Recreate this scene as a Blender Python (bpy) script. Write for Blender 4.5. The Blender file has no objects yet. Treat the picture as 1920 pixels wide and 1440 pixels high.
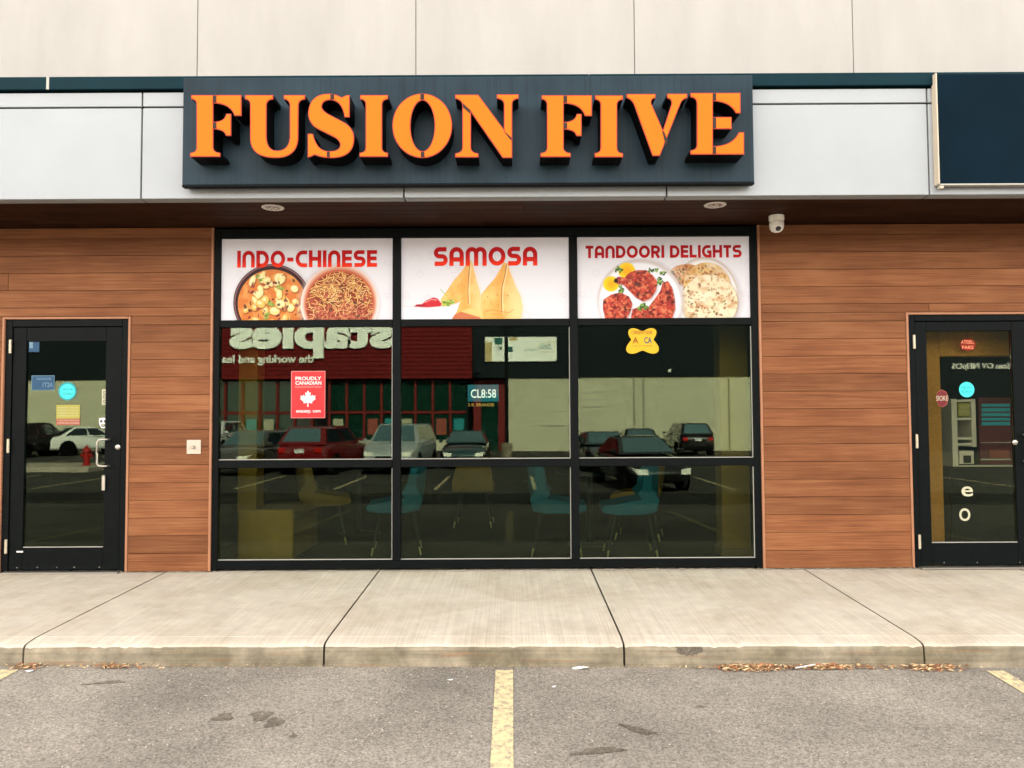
import bpy, bmesh, math, random
import numpy as np
from mathutils import Matrix, Vector
random.seed(7)
R = math.radians
SC = bpy.context.scene
COL = SC.collection

# ------------------------------------------------------------------ camera, sky, sun, exposure
FPX = 1442.0                                   # focal length in photo pixels (1920 wide)
CAM = Vector((0.0, -6.7, 1.35))
ROT = Matrix.Rotation(R(92.4), 3, 'X') @ Matrix.Rotation(R(-0.3), 3, 'Z')
cd = bpy.data.cameras.new('camera'); cam = bpy.data.objects.new('camera', cd); COL.objects.link(cam)
cam.location = CAM; cam.rotation_euler = ROT.to_euler()
cd.sensor_width = 36; cd.lens = 36 * FPX / 1920; cd.clip_end = 900; cd.clip_start = 0.05
cd.dof.use_dof = True; cd.dof.focus_distance = 7.0; cd.dof.aperture_fstop = 3.4
SC.camera = cam
EXPO = 3.58
SC.view_settings.view_transform = 'Standard'; SC.view_settings.look = 'None'
SC.view_settings.exposure = EXPO; SC.view_settings.gamma = 1
SUN_EL, SUN_AZ = 30.0, 14.0                    # the sun stands behind the building, which shades its own front
wd = bpy.data.worlds.new('World'); SC.world = wd; wd.use_nodes = True
wn = wd.node_tree.nodes; wl = wd.node_tree.links
bg = wn['Background']; bg.inputs['Strength'].default_value = 0.15
sky = wn.new('ShaderNodeTexSky'); sky.sky_type = 'NISHITA'; sky.sun_disc = False
sky.sun_elevation = R(SUN_EL); sky.sun_rotation = R(SUN_AZ); sky.dust_density = 0.8; sky.air_density = 1.0
hs = wn.new('ShaderNodeHueSaturation'); hs.inputs['Saturation'].default_value = 0.22   # thin bright cloud
tint = wn.new('ShaderNodeMix'); tint.data_type = 'RGBA'; tint.blend_type = 'MULTIPLY'
tint.inputs['Factor'].default_value = 1.0; tint.inputs['B'].default_value = (1.0, 0.925, 0.82, 1)
wl.new(sky.outputs[0], hs.inputs['Color']); wl.new(hs.outputs[0], tint.inputs['A']); wl.new(tint.outputs['Result'], bg.inputs['Color'])
sd = bpy.data.lights.new('sun', 'SUN'); sun = bpy.data.objects.new('sun', sd); COL.objects.link(sun)
sd.energy = 4.2; sd.angle = R(0.6); sd.color = (1.0, 0.93, 0.82)
az, el = R(SUN_AZ), R(SUN_EL)
to_sun = Vector((math.sin(az) * math.cos(el), math.cos(az) * math.cos(el), math.sin(el)))
sun.rotation_euler = to_sun.to_track_quat('Z', 'Y').to_euler()

def at(u, v, Y):
    """point of the vertical plane y=Y measured at photo pixel (u, v)"""
    d = ROT @ Vector(((u - 960) / FPX, -(v - 720) / FPX, -1)); return CAM + d * ((Y - CAM.y) / d.y)

# ------------------------------------------------------------------ materials
def nodes_of(name):
    m = bpy.data.materials.new(name); m.use_nodes = True
    return m, m.node_tree.nodes, m.node_tree.links, m.node_tree.nodes['Principled BSDF']
def c4(c): return (c[0], c[1], c[2], 1)
ALB = 0.62                                     # how reflective the near surfaces are taken to be
def mat(name, col, rough=0.5, metal=0.0, var=0.0, scale=8.0, bump=0.0, bscale=60.0, stretch=(1, 1, 1), emit=None, estr=0.0, coat=0.0, spec=0.2, col2=None):
    m, n, l, p = nodes_of(name); col = tuple(x * ALB for x in col); col2 = col2 and tuple(x * ALB for x in col2)
    p.inputs['Base Color'].default_value = c4(col); p.inputs['Roughness'].default_value = rough
    p.inputs['Metallic'].default_value = metal; p.inputs['Coat Weight'].default_value = coat
    p.inputs['Specular IOR Level'].default_value = spec
    if emit: p.inputs['Emission Color'].default_value = c4(emit); p.inputs['Emission Strength'].default_value = estr
    if var or bump or col2:
        tc = n.new('ShaderNodeTexCoord'); mp = n.new('ShaderNodeMapping'); mp.inputs['Scale'].default_value = stretch
        oi = n.new('ShaderNodeObjectInfo'); mu = n.new('ShaderNodeMath'); mu.operation = 'MULTIPLY'; mu.inputs[1].default_value = 37.0
        l.new(oi.outputs['Random'], mu.inputs[0]); l.new(mu.outputs[0], mp.inputs['Location'])
        l.new(tc.outputs['Object'], mp.inputs['Vector'])
    if var or col2:
        nz = n.new('ShaderNodeTexNoise'); nz.inputs['Scale'].default_value = scale; nz.inputs['Detail'].default_value = 6
        nz.inputs['Roughness'].default_value = 0.62
        l.new(mp.outputs[0], nz.inputs['Vector'])
        rp = n.new('ShaderNodeValToRGB'); rp.color_ramp.elements[0].position = 0.3; rp.color_ramp.elements[1].position = 0.7
        a = col2 or tuple(x * (1 - var) for x in col); b = col if col2 else tuple(min(1, x * (1 + var)) for x in col)
        rp.color_ramp.elements[0].color = c4(a); rp.color_ramp.elements[1].color = c4(b)
        l.new(nz.outputs['Fac'], rp.inputs[0]); l.new(rp.outputs[0], p.inputs['Base Color'])
    if bump:
        nb = n.new('ShaderNodeTexNoise'); nb.inputs['Scale'].default_value = bscale; nb.inputs['Detail'].default_value = 4
        l.new(mp.outputs[0], nb.inputs['Vector'])
        bn = n.new('ShaderNodeBump'); bn.inputs['Strength'].default_value = bump; bn.inputs['Distance'].default_value = 0.01
        l.new(nb.outputs['Fac'], bn.inputs['Height']); l.new(bn.outputs[0], p.inputs['Normal'])
    return m

def wood(name, cols, rough=0.6):
    cols = [tuple(x * ALB for x in c) for c in cols]
    m, n, l, p = nodes_of(name); p.inputs['Roughness'].default_value = rough; p.inputs['Specular IOR Level'].default_value = 0.08
    tc = n.new('ShaderNodeTexCoord'); oi = n.new('ShaderNodeObjectInfo')
    cm = n.new('ShaderNodeCombineXYZ'); mu = n.new('ShaderNodeMath'); mu.operation = 'MULTIPLY'; mu.inputs[1].default_value = 91.0
    l.new(oi.outputs['Random'], mu.inputs[0])
    for i in range(3): l.new(mu.outputs[0], cm.inputs[i])
    ad = n.new('ShaderNodeVectorMath'); ad.operation = 'ADD'; l.new(tc.outputs['Object'], ad.inputs[0]); l.new(cm.outputs[0], ad.inputs[1])
    def tex(sc, scale, det, dist=0.0):
        mp = n.new('ShaderNodeMapping'); mp.inputs['Scale'].default_value = sc; l.new(ad.outputs[0], mp.inputs[0])
        t = n.new('ShaderNodeTexNoise'); t.inputs['Scale'].default_value = scale; t.inputs['Detail'].default_value = det
        t.inputs['Distortion'].default_value = dist; t.inputs['Roughness'].default_value = 0.6; l.new(mp.outputs[0], t.inputs['Vector']); return t
    broad = tex((0.30, 1, 7.0), 4.0, 5, 0.35); fine = tex((0.32, 1, 16), 7.0, 6, 0.08); patch = tex((1.6, 1, 2.2), 1.1, 2)
    mx = n.new('ShaderNodeMix'); mx.inputs['Factor'].default_value = 0.68
    l.new(broad.outputs['Fac'], mx.inputs['A']); l.new(fine.outputs['Fac'], mx.inputs['B'])
    m2 = n.new('ShaderNodeMix'); m2.inputs['Factor'].default_value = 0.3
    l.new(mx.outputs['Result'], m2.inputs['A']); l.new(patch.outputs['Fac'], m2.inputs['B'])
    rp = n.new('ShaderNodeValToRGB'); e = rp.color_ramp.elements
    e[0].position = 0.33; e[0].color = c4(cols[0]); e[1].position = 0.67; e[1].color = c4(cols[2])
    k = e.new(0.5); k.color = c4(cols[1])
    l.new(m2.outputs['Result'], rp.inputs[0])
    hsv = n.new('ShaderNodeHueSaturation'); ma = n.new('ShaderNodeMapRange')
    ma.inputs['To Min'].default_value = 0.80; ma.inputs['To Max'].default_value = 1.14
    l.new(oi.outputs['Random'], ma.inputs['Value']); l.new(ma.outputs[0], hsv.inputs['Value']); l.new(rp.outputs[0], hsv.inputs['Color'])
    l.new(hsv.outputs[0], p.inputs['Base Color'])
    bn = n.new('ShaderNodeBump'); bn.inputs['Strength'].default_value = 0.12; bn.inputs['Distance'].default_value = 0.004
    l.new(fine.outputs['Fac'], bn.inputs['Height']); l.new(bn.outputs[0], p.inputs['Normal'])
    return m

def glass(name, tintc, refl, rough=0.0, wob=0.0):
    m, n, l, p = nodes_of(name); n.remove(p)
    tr = n.new('ShaderNodeBsdfTransparent'); tr.inputs[0].default_value = c4(tintc)
    gl = n.new('ShaderNodeBsdfGlossy'); gl.inputs['Roughness'].default_value = rough; gl.inputs[0].default_value = (0.90, 1.0, 0.80, 1)
    fr = n.new('ShaderNodeFresnel'); fr.inputs['IOR'].default_value = 1.36
    ad = n.new('ShaderNodeMath'); ad.operation = 'ADD'; ad.inputs[1].default_value = refl; ad.use_clamp = True
    mx = n.new('ShaderNodeMixShader'); l.new(fr.outputs[0], ad.inputs[0]); l.new(ad.outputs[0], mx.inputs[0])
    l.new(tr.outputs[0], mx.inputs[1]); l.new(gl.outputs[0], mx.inputs[2]); l.new(mx.outputs[0], n['Material Output'].inputs[0])
    return m

def concrete(name, base, dark, broom=True, kerb=False):
    base, dark = [tuple(x * ALB for x in c) for c in (base, dark)]
    m, n, l, p = nodes_of(name); p.inputs['Roughness'].default_value = 0.85; p.inputs['Specular IOR Level'].default_value = 0.2
    tc = n.new('ShaderNodeTexCoord'); g = tc.outputs['Object']
    def nz(scale, det, sc=(1, 1, 1), rough=0.6):
        mp = n.new('ShaderNodeMapping'); mp.inputs['Scale'].default_value = sc; l.new(g, mp.inputs[0])
        t = n.new('ShaderNodeTexNoise'); t.inputs['Scale'].default_value = scale; t.inputs['Detail'].default_value = det
        t.inputs['Roughness'].default_value = rough; l.new(mp.outputs[0], t.inputs['Vector']); return t
    big = nz(1.3, 5); med = nz(9, 6); grit = nz(240, 2)
    lin = nz(1.0, 5, (95, 0.7, 1) if broom else (1.2, 1, 45))
    rp = n.new('ShaderNodeValToRGB'); e = rp.color_ramp.elements
    e[0].position = 0.38; e[0].color = c4(dark); e[1].position = 0.56; e[1].color = c4(base); l.new(big.outputs['Fac'], rp.inputs[0])
    def mul(prev, tex, lo, hi, a=0.3, b=0.7):
        ma = n.new('ShaderNodeMapRange'); ma.inputs['From Min'].default_value = a; ma.inputs['From Max'].default_value = b
        ma.inputs['To Min'].default_value = lo; ma.inputs['To Max'].default_value = hi; l.new(tex.outputs['Fac'], ma.inputs['Value'])
        x = n.new('ShaderNodeMix'); x.data_type = 'RGBA'; x.blend_type = 'MULTIPLY'; x.inputs['Factor'].default_value = 1
        l.new(prev, x.inputs['A']); l.new(ma.outputs[0], x.inputs['B']); return x.outputs['Result']
    o = mul(rp.outputs[0], med, 0.92 if broom else 0.6, 1.07); o = mul(o, nz(3.1, 7, (1, 1, 1), 0.75), 0.90 if broom else 0.75, 1.05, 0.32, 0.5); o = mul(o, grit, 0.9, 1.1); o = mul(o, lin, 0.84 if broom else 0.7, 1.10)
    if kerb:   # rusty form lines and pits along the kerb face
        rl = nz(1.0, 5, (1.6, 1, 75)); mask = n.new('ShaderNodeValToRGB'); me = mask.color_ramp.elements
        me[0].position = 0.59; me[0].color = (0, 0, 0, 1); me[1].position = 0.66; me[1].color = (1, 1, 1, 1); l.new(rl.outputs['Fac'], mask.inputs[0])
        x = n.new('ShaderNodeMix'); x.data_type = 'RGBA'; sc_ = n.new('ShaderNodeMath'); sc_.operation = 'MULTIPLY'; sc_.inputs[1].default_value = 0.5
        l.new(mask.outputs[0], sc_.inputs[0]); l.new(sc_.outputs[0], x.inputs['Factor']); l.new(o, x.inputs['A']); x.inputs['B'].default_value = (0.22, 0.09, 0.03, 1); o = x.outputs['Result']
    l.new(o, p.inputs['Base Color'])
    bn = n.new('ShaderNodeBump'); bn.inputs['Strength'].default_value = 0.35; bn.inputs['Distance'].default_value = 0.003
    ad = n.new('ShaderNodeMath'); ad.operation = 'ADD'; l.new(lin.outputs['Fac'], ad.inputs[0]); l.new(grit.outputs['Fac'], ad.inputs[1])
    l.new(ad.outputs[0], bn.inputs['Height']); l.new(bn.outputs[0], p.inputs['Normal'])
    return m

def asphalt(name, lo, hi, paint=None):
    lo, hi = [tuple(x * ALB for x in c) for c in (lo, hi)]; paint = paint and tuple(x * ALB for x in paint)
    m, n, l, p = nodes_of(name); p.inputs['Roughness'].default_value = 0.9; p.inputs['Specular IOR Level'].default_value = 0.25
    tc = n.new('ShaderNodeTexCoord'); g = tc.outputs['Object']
    vo = n.new('ShaderNodeTexVoronoi'); vo.inputs['Scale'].default_value = 115; l.new(g, vo.inputs['Vector'])
    fine = n.new('ShaderNodeTexNoise'); fine.inputs['Scale'].default_value = 70; fine.inputs['Detail'].default_value = 5; l.new(g, fine.inputs['Vector'])
    big = n.new('ShaderNodeTexNoise'); big.inputs['Scale'].default_value = 1.1; big.inputs['Detail'].default_value = 6; big.inputs['Roughness'].default_value = 0.65; l.new(g, big.inputs['Vector'])
    r1 = n.new('ShaderNodeValToRGB'); e = r1.color_ramp.elements
    e[0].position = 0.15; e[0].color = c4(lo); e[1].position = 0.85; e[1].color = c4(hi)
    sp = n.new('ShaderNodeSeparateColor'); l.new(vo.outputs['Color'], sp.inputs[0])
    mx = n.new('ShaderNodeMix'); mx.inputs['Factor'].default_value = 0.5; l.new(sp.outputs[0], mx.inputs['A']); l.new(fine.outputs['Fac'], mx.inputs['B'])
    l.new(mx.outputs['Result'], r1.inputs[0])
    ma = n.new('ShaderNodeMapRange'); ma.inputs['From Min'].default_value = 0.3; ma.inputs['From Max'].default_value = 0.68
    ma.inputs['To Min'].default_value = 0.62; ma.inputs['To Max'].default_value = 1.14; l.new(big.outputs['Fac'], ma.inputs['Value'])
    x = n.new('ShaderNodeMix'); x.data_type = 'RGBA'; x.blend_type = 'MULTIPLY'; x.inputs['Factor'].default_value = 1
    l.new(r1.outputs[0], x.inputs['A']); l.new(ma.outputs[0], x.inputs['B']); o = x.outputs['Result']
    if paint:
        wear = n.new('ShaderNodeTexNoise'); wear.inputs['Scale'].default_value = 26; wear.inputs['Detail'].default_value = 7; wear.inputs['Roughness'].default_value = 0.75; l.new(g, wear.inputs['Vector'])
        wr = n.new('ShaderNodeValToRGB'); we = wr.color_ramp.elements; we[0].position = 0.36; we[1].position = 0.54; l.new(wear.outputs['Fac'], wr.inputs[0])
        y = n.new('ShaderNodeMix'); y.data_type = 'RGBA'; l.new(wr.outputs[0], y.inputs['Factor']); l.new(o, y.inputs['A']); y.inputs['B'].default_value = c4(paint); o = y.outputs['Result']
    l.new(o, p.inputs['Base Color'])
    bn = n.new('ShaderNodeBump'); bn.inputs['Strength'].default_value = 0.75; bn.inputs['Distance'].default_value = 0.006
    l.new(mx.outputs['Result'], bn.inputs['Height']); l.new(bn.outputs[0], p.inputs['Normal'])
    return m

def printed(name, emit=0.0, rough=0.35):
    """flat print: the sheet's own colour attribute"""
    m, n, l, p = nodes_of(name); p.inputs['Roughness'].default_value = rough; p.inputs['Specular IOR Level'].default_value = 0.1
    a = n.new('ShaderNodeAttribute'); a.attribute_name = 'ink'; mu = n.new('ShaderNodeMix'); mu.data_type = 'RGBA'; mu.blend_type = 'MULTIPLY'; mu.inputs['Factor'].default_value = 1.0
    mu.inputs['B'].default_value = (0.5, 0.5, 0.5, 1); l.new(a.outputs['Color'], mu.inputs['A']); l.new(mu.outputs['Result'], p.inputs['Base Color'])
    if emit: l.new(a.outputs['Color'], p.inputs['Emission Color']); p.inputs['Emission Strength'].default_value = emit
    return m

BACK = 0.16 / 2 ** EXPO            # backlit prints, scaled to the exposure
M = dict(
    wood=wood('cedar_siding', ((0.130, 0.045, 0.019), (0.245, 0.092, 0.038), (0.345, 0.152, 0.067))),
    soffit=wood('shaded_soffit_wood', ((0.020, 0.007, 0.0035), (0.042, 0.015, 0.007), (0.065, 0.024, 0.011))),  # dark wood, toned deeper to carry the shade under the canopy
    woodtrim=mat('siding_trim', (0.42, 0.19, 0.10), 0.5, var=0.12, scale=5),
    woodback=mat('siding_gap', (0.035, 0.014, 0.008), 0.9),
    frame=mat('black_anodised_frame', (0.0026, 0.0042, 0.0045), 0.5, var=0.3, scale=14, bump=0.05, bscale=300, spec=0.06),
    gasket=mat('grey_glazing_bead', (0.45, 0.43, 0.38), 0.5),
    rubber=mat('black_rubber', (0.012, 0.012, 0.012), 0.8),
    acm=mat('white_composite_panel', (0.385, 0.405, 0.425), 0.42, var=0.05, scale=1.3),
    acmgap=mat('dark_joint', (0.01, 0.01, 0.012), 0.8),
    precast=mat('cream_precast_wall', (0.43, 0.405, 0.378), 0.8, var=0.07, scale=1.1, bump=0.08, bscale=90, stretch=(2.5, 1, 0.6)),
    precastgap=mat('wall_joint', (0.42, 0.42, 0.40), 0.9),
    teal=mat('teal_metal_cap', (0.003, 0.024, 0.034), 0.6, var=0.2, scale=2.0, spec=0.06),
    navy=mat('navy_sign_face', (0.001, 0.010, 0.019), 0.6, var=0.2, scale=1.2, spec=0.03),
    whitebox=mat('cream_sign_edge', (0.62, 0.52, 0.40), 0.5),
    orange=mat('orange_acrylic', (0.84, 0.165, 0.010), 0.5, spec=0.06, emit=(1.0, 0.25, 0.02), estr=0.06 / 2 ** EXPO),
    redtrim=mat('red_trim_cap', (0.45, 0.03, 0.012), 0.4),
    black=mat('black_return', (0.0025, 0.0025, 0.003), 0.6, spec=0.08),
    bridge=mat('brown_stencil_bridge', (0.03, 0.012, 0.008), 0.6),
    slab=concrete('broomed_concrete', (0.60, 0.525, 0.43), (0.52, 0.445, 0.345)),
    kerb=concrete('kerb_concrete', (0.40, 0.34, 0.245), (0.28, 0.235, 0.155), broom=False, kerb=True),
    asphalt=asphalt('worn_asphalt', (0.145, 0.125, 0.104), (0.45, 0.398, 0.332)),
    lowbounce=asphalt('low_bounce_asphalt', (0.025, 0.024, 0.020), (0.11, 0.105, 0.09)),  # far lot darkened so it throws less light back under the canopy
    yellow=asphalt('worn_yellow_paint', (0.145, 0.125, 0.104), (0.45, 0.398, 0.332), (0.74, 0.60, 0.33)),
    stain=asphalt('oily_asphalt', (0.085, 0.07, 0.052), (0.26, 0.22, 0.17)),
    steel=mat('brushed_steel', (0.62, 0.57, 0.50), 0.32, 0.9),
    brass=mat('worn_hinge', (0.66, 0.56, 0.42), 0.45, 0.5),
    white=mat('white_plastic', (0.95, 0.91, 0.85), 0.4),
    beige=mat('beige_plate', (0.60, 0.52, 0.42), 0.45),
    lens=mat('lens_black', (0.01, 0.01, 0.012), 0.1, coat=1),
    reflector=mat('lamp_reflector', (0.75, 0.66, 0.55), 0.15, 0.9),
    pane=glass('tinted_window_glass', (0.60, 0.70, 0.62), 0.0),
    doorpane=glass('door_glass', (0.56, 0.64, 0.56), 0.0),
    clearpane=glass('clear_door_glass', (0.82, 0.84, 0.78), 0.0),
    poster=printed('backlit_print', BACK), redink=None,
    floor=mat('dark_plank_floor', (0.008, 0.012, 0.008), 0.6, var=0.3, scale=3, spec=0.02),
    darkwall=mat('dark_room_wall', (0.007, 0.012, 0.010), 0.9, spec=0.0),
    tealfab=mat('teal_upholstery', (0.025, 0.19, 0.31), 0.8, var=0.15, scale=60, bump=0.2, bscale=300),
    tanfab=mat('tan_upholstery', (0.46, 0.20, 0.045), 0.7, var=0.12, scale=20),
    orangefab=mat('orange_laminate', (0.60, 0.24, 0.022), 0.55, var=0.1, scale=3),
    legm=mat('dark_chair_leg', (0.03, 0.028, 0.022), 0.4),
    tip=mat('brass_leg_tip', (0.85, 0.62, 0.22), 0.3, 0.6),
    cyan=mat('cyan_sticker', (0.06, 0.72, 0.72), 0.5), tealink=mat('teal_ink', (0.02, 0.30, 0.34), 0.5),
    redsheet=mat('red_print', (0.80, 0.025, 0.03), 0.4), whiteink=mat('white_ink', (0.85, 0.82, 0.82), 0.5),
    pinkink=mat('pink_ink', (0.85, 0.28, 0.27), 0.5),
    yellowsticker=mat('yellow_sticker', (0.72, 0.44, 0.012), 0.5), brownink=mat('brown_ink', (0.34, 0.10, 0.01), 0.6),
    bluecard=mat('blue_card', (0.014, 0.07, 0.15), 0.5), paleink=mat('pale_blue_ink', (0.16, 0.27, 0.35), 0.5),
    yellowcard=mat('yellow_notice', (0.40, 0.36, 0.06), 0.5), rednotice=mat('red_notice', (0.38, 0.09, 0.06), 0.5),
    creamcard=mat('cream_card', (0.55, 0.52, 0.36), 0.5), darkink=mat('dark_ink', (0.05, 0.05, 0.04), 0.6),
)

# ------------------------------------------------------------------ object helpers
W = {}                              # where each parent stands
def tag(o, label=None, cat=None, group=None, kind=None):
    for k, v in (('label', label), ('category', cat), ('group', group), ('kind', kind)):
        if v: o[k] = v
    return o
def thing(name, label, cat, loc=(0, 0, 0), group=None, kind=None):
    o = bpy.data.objects.new(name, None); COL.objects.link(o); o.empty_display_size = 0.1
    o.location = loc; W[o] = Vector(loc); return tag(o, label, cat, group, kind)
def link(name, me, m, parent=None, origin=(0, 0, 0)):
    """me is given round its own origin, which stands at `origin` in the parent's frame of reference"""
    o = bpy.data.objects.new(name, me); COL.objects.link(o)
    if m is not None and not me.materials: me.materials.append(m)
    og = Vector(origin); W[o] = og
    if parent is not None: o.parent = parent; o.location = og - W[parent]
    else: o.location = og
    return o
def raw(name, verts, faces, m, parent=None, origin=None, smooth=None):
    vs = [Vector(v) for v in verts]
    if origin is None:
        lo = Vector([min(v[i] for v in vs) for i in range(3)]); hi = Vector([max(v[i] for v in vs) for i in range(3)]); origin = (lo + hi) / 2
    me = bpy.data.meshes.new(name); me.from_pydata([v - Vector(origin) for v in vs], [], faces); me.update()
    if smooth is not None:
        me.polygons.foreach_set('use_smooth', [True] * len(me.polygons)); me.set_sharp_from_angle(angle=R(smooth))
    return link(name, me, m, parent, origin)
def boxme(sx, sy, sz, bev=0.0):
    bm = bmesh.new(); bmesh.ops.create_cube(bm, size=1, matrix=Matrix.Diagonal((sx, sy, sz, 1)))
    if bev > 0: bmesh.ops.bevel(bm, geom=bm.edges[:], offset=min(bev, 0.45 * min(sx, sy, sz)), segments=1, affect='EDGES')
    me = bpy.data.meshes.new('box'); bm.to_mesh(me); bm.free(); return me
def box(name, x, y, z, m, parent=None, bev=0.0):
    return link(name, boxme(x[1] - x[0], y[1] - y[0], z[1] - z[0], bev), m, parent, ((x[0] + x[1]) / 2, (y[0] + y[1]) / 2, (z[0] + z[1]) / 2))
def lathe(name, prof, m, parent, origin, axis='Z', seg=24, smooth=40, sc=(1, 1, 1)):
    vs, fs = [], []
    for r_, h in prof:
        for k in range(seg):
            a = 2 * math.pi * k / seg; p = (r_ * math.cos(a), r_ * math.sin(a), h)
            if axis == 'Y': p = (p[0], -p[2], p[1])
            if axis == 'X': p = (p[2], p[0], p[1])
            vs.append((p[0] * sc[0], p[1] * sc[1], p[2] * sc[2]))
    n = len(prof)
    for i in range(n - 1):
        for k in range(seg):
            k2 = (k + 1) % seg; fs.append((i * seg + k, i * seg + k2, (i + 1) * seg + k2, (i + 1) * seg + k))
    fs.append(tuple(range(seg))[::-1]); fs.append(tuple(range((n - 1) * seg, n * seg)))
    me = bpy.data.meshes.new(name); me.from_pydata(vs, [], fs); me.update()
    bm = bmesh.new(); bm.from_mesh(me); bmesh.ops.recalc_face_normals(bm, faces=bm.faces); bm.to_mesh(me); bm.free()
    me.polygons.foreach_set('use_smooth', [True] * len(me.polygons)); me.set_sharp_from_angle(angle=R(smooth))
    return link(name, me, m, parent, origin)
def tube(name, pts, r, m, parent, seg=8, origin=None, radii=None):
    pts = [Vector(p) for p in pts]; vs, fs = [], []
    for i, p in enumerate(pts):
        d = (pts[min(i + 1, len(pts) - 1)] - pts[max(i - 1, 0)]).normalized()
        a = d.cross(Vector((0, 0, 1)));  a = a.normalized() if a.length > 1e-3 else Vector((1, 0, 0)); b = d.cross(a)
        rr = radii[i] if radii else r
        for k in range(seg):
            t = 2 * math.pi * k / seg; vs.append(p + (a * math.cos(t) + b * math.sin(t)) * rr)
    for i in range(len(pts) - 1):
        for k in range(seg):
            k2 = (k + 1) % seg; fs.append((i * seg + k, i * seg + k2, (i + 1) * seg + k2, (i + 1) * seg + k))
    fs.append(tuple(range(seg))[::-1]); fs.append(tuple(range((len(pts) - 1) * seg, len(pts) * seg)))
    return raw(name, vs, fs, m, parent, origin, smooth=50)

# ---- flat outlines -> solid letters and emblems
def path(s):
    """tiny outline reader: M L Q Z with absolute coordinates -> list of loops"""
    tk = s.replace(',', ' ').split(); loops, cur, i, cmd = [], [], 0, None
    while i < len(tk):
        if tk[i][0].isalpha():
            cmd = tk[i][0]; rest = tk[i][1:]
            if rest: tk[i] = rest
            else: i += 1
            if cmd == 'Z': loops.append(cur); cur = []; continue
        if cmd in 'ML': cur.append((float(tk[i]), float(tk[i + 1]))); i += 2
        elif cmd == 'Q':
            c = (float(tk[i]), float(tk[i + 1])); e = (float(tk[i + 2]), float(tk[i + 3])); i += 4; a = cur[-1]
            for k in range(1, 9):
                t = k / 8; cur.append(tuple((1 - t) ** 2 * a[j] + 2 * t * (1 - t) * c[j] + t * t * e[j] for j in (0, 1)))
    if cur: loops.append(cur)
    return loops
def ellipse(cx, cy, rx, ry, n=48): return [(cx + rx * math.cos(2 * math.pi * k / n), cy + ry * math.sin(2 * math.pi * k / n)) for k in range(n)]
def solid(loops, depth, offset=0.0):
    """fill 2D loops (metres), thickness depth from z=0 towards +z"""
    cu = bpy.data.curves.new('outline', 'CURVE'); cu.dimensions = '2D'; cu.fill_mode = 'BOTH'; cu.extrude = depth / 2; cu.offset = offset
    for lp in loops:
        s = cu.splines.new('POLY'); s.points.add(len(lp) - 1); s.use_cyclic_u = True
        for q, p in zip(s.points, lp): q.co = (p[0], p[1], 0, 1)
    o = bpy.data.objects.new('outline', cu); me = bpy.data.meshes.new_from_object(o); bpy.data.objects.remove(o); bpy.data.curves.remove(cu)
    me.materials.clear(); me.transform(Matrix.Translation((0, 0, depth / 2))); return me
FACE_OUT = Matrix(((1, 0, 0, 0), (0, 0, -1, 0), (0, 1, 0, 0), (0, 0, 0, 1)))       # XY art seen from -y
FACE_IN = Matrix(((-1, 0, 0, 0), (0, 0, 1, 0), (0, 1, 0, 0), (0, 0, 0, 1)))        # XY art on walls that face +y
def art(name, loops, depth, m, parent, origin, offset=0.0, face=FACE_OUT):
    me = solid(loops, depth, offset); me.transform(face); return link(name, me, m, parent, origin)
def text(name, s, w, h, m, parent, origin, depth=0.002, bold=0.0, face=FACE_OUT, mirror=False, space=1.0):
    cu = bpy.data.curves.new('t', 'FONT'); cu.body = s; cu.size = 1; cu.offset = bold; cu.extrude = 0.5; cu.space_character = space; cu.resolution_u = 4
    o = bpy.data.objects.new('t', cu); me = bpy.data.meshes.new_from_object(o); bpy.data.objects.remove(o); bpy.data.curves.remove(cu)
    me.materials.clear(); co = np.array([v.co[:] for v in me.vertices]); lo, hi = co.min(0), co.max(0)
    me.transform(Matrix.Diagonal((w / (hi[0] - lo[0]), h / (hi[1] - lo[1]), depth, 1)) @ Matrix.Translation((-(lo[0] + hi[0]) / 2, -(lo[1] + hi[1]) / 2, 0.5)))
    if mirror: me.transform(Matrix.Diagonal((-1, 1, 1, 1)))
    me.transform(face); return link(name, me, m, parent, origin)

# ------------------------------------------------------------------ ground
def gz(x, y):
    return (-0.178 - 0.0393 * (-1.93 - y) if y > -14 else -0.6525) - 0.0065 * x
xs = [-140, 140]; ys = [40, -14, -160]
raw('parking_lot', [(x, y, gz(x, y) if y < 0 else -0.178 - 0.0393 * (-1.93 - y) - 0.0065 * x) for y in (-1.86, -9.3, -14, -190) for x in xs], [(0, 2, 3, 1), (2, 4, 5, 3), (4, 6, 7, 5)], M['asphalt'], None, (0, 0, 0))
lot = bpy.data.objects['parking_lot']; lot.data.materials.append(M['lowbounce']); lot.data.polygons.foreach_set('material_index', [0, 1, 1]); tag(lot, kind='structure')
def strip(name, p, q, w, m, lift=0.004, parent=lot):
    """painted band on the lot from p to q"""
    p, q = Vector(p), Vector(q); n = Vector((-(q - p).y, (q - p).x)).normalized() * w / 2
    cuts = [0, 1]
    if (p.y + 14) * (q.y + 14) < 0: cuts.insert(1, (p.y + 14) / (p.y - q.y))
    vs = []
    for t in cuts:
        c = p.lerp(q, t)
        for s in (-1, 1):
            a = c + n * s; vs.append((a.x, a.y, gz(a.x, a.y) + lift))
    fs = [(2 * i, 2 * i + 1, 2 * i + 3, 2 * i + 2) for i in range(len(cuts) - 1)]
    return raw(name, vs, fs, m, parent, (0, 0, 0))
for x in (-3.03, -0.055, 2.90, 5.9, -6.0): strip('painted_line', (x, -2.0), (x, -7.6), 0.105, M['yellow'])
for k in range(-7, 8): strip('painted_line', (k * 2.75 + 0.6, -14.4), (k * 2.75 + 0.6, -19.2), 0.11, M['yellow'])
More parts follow.
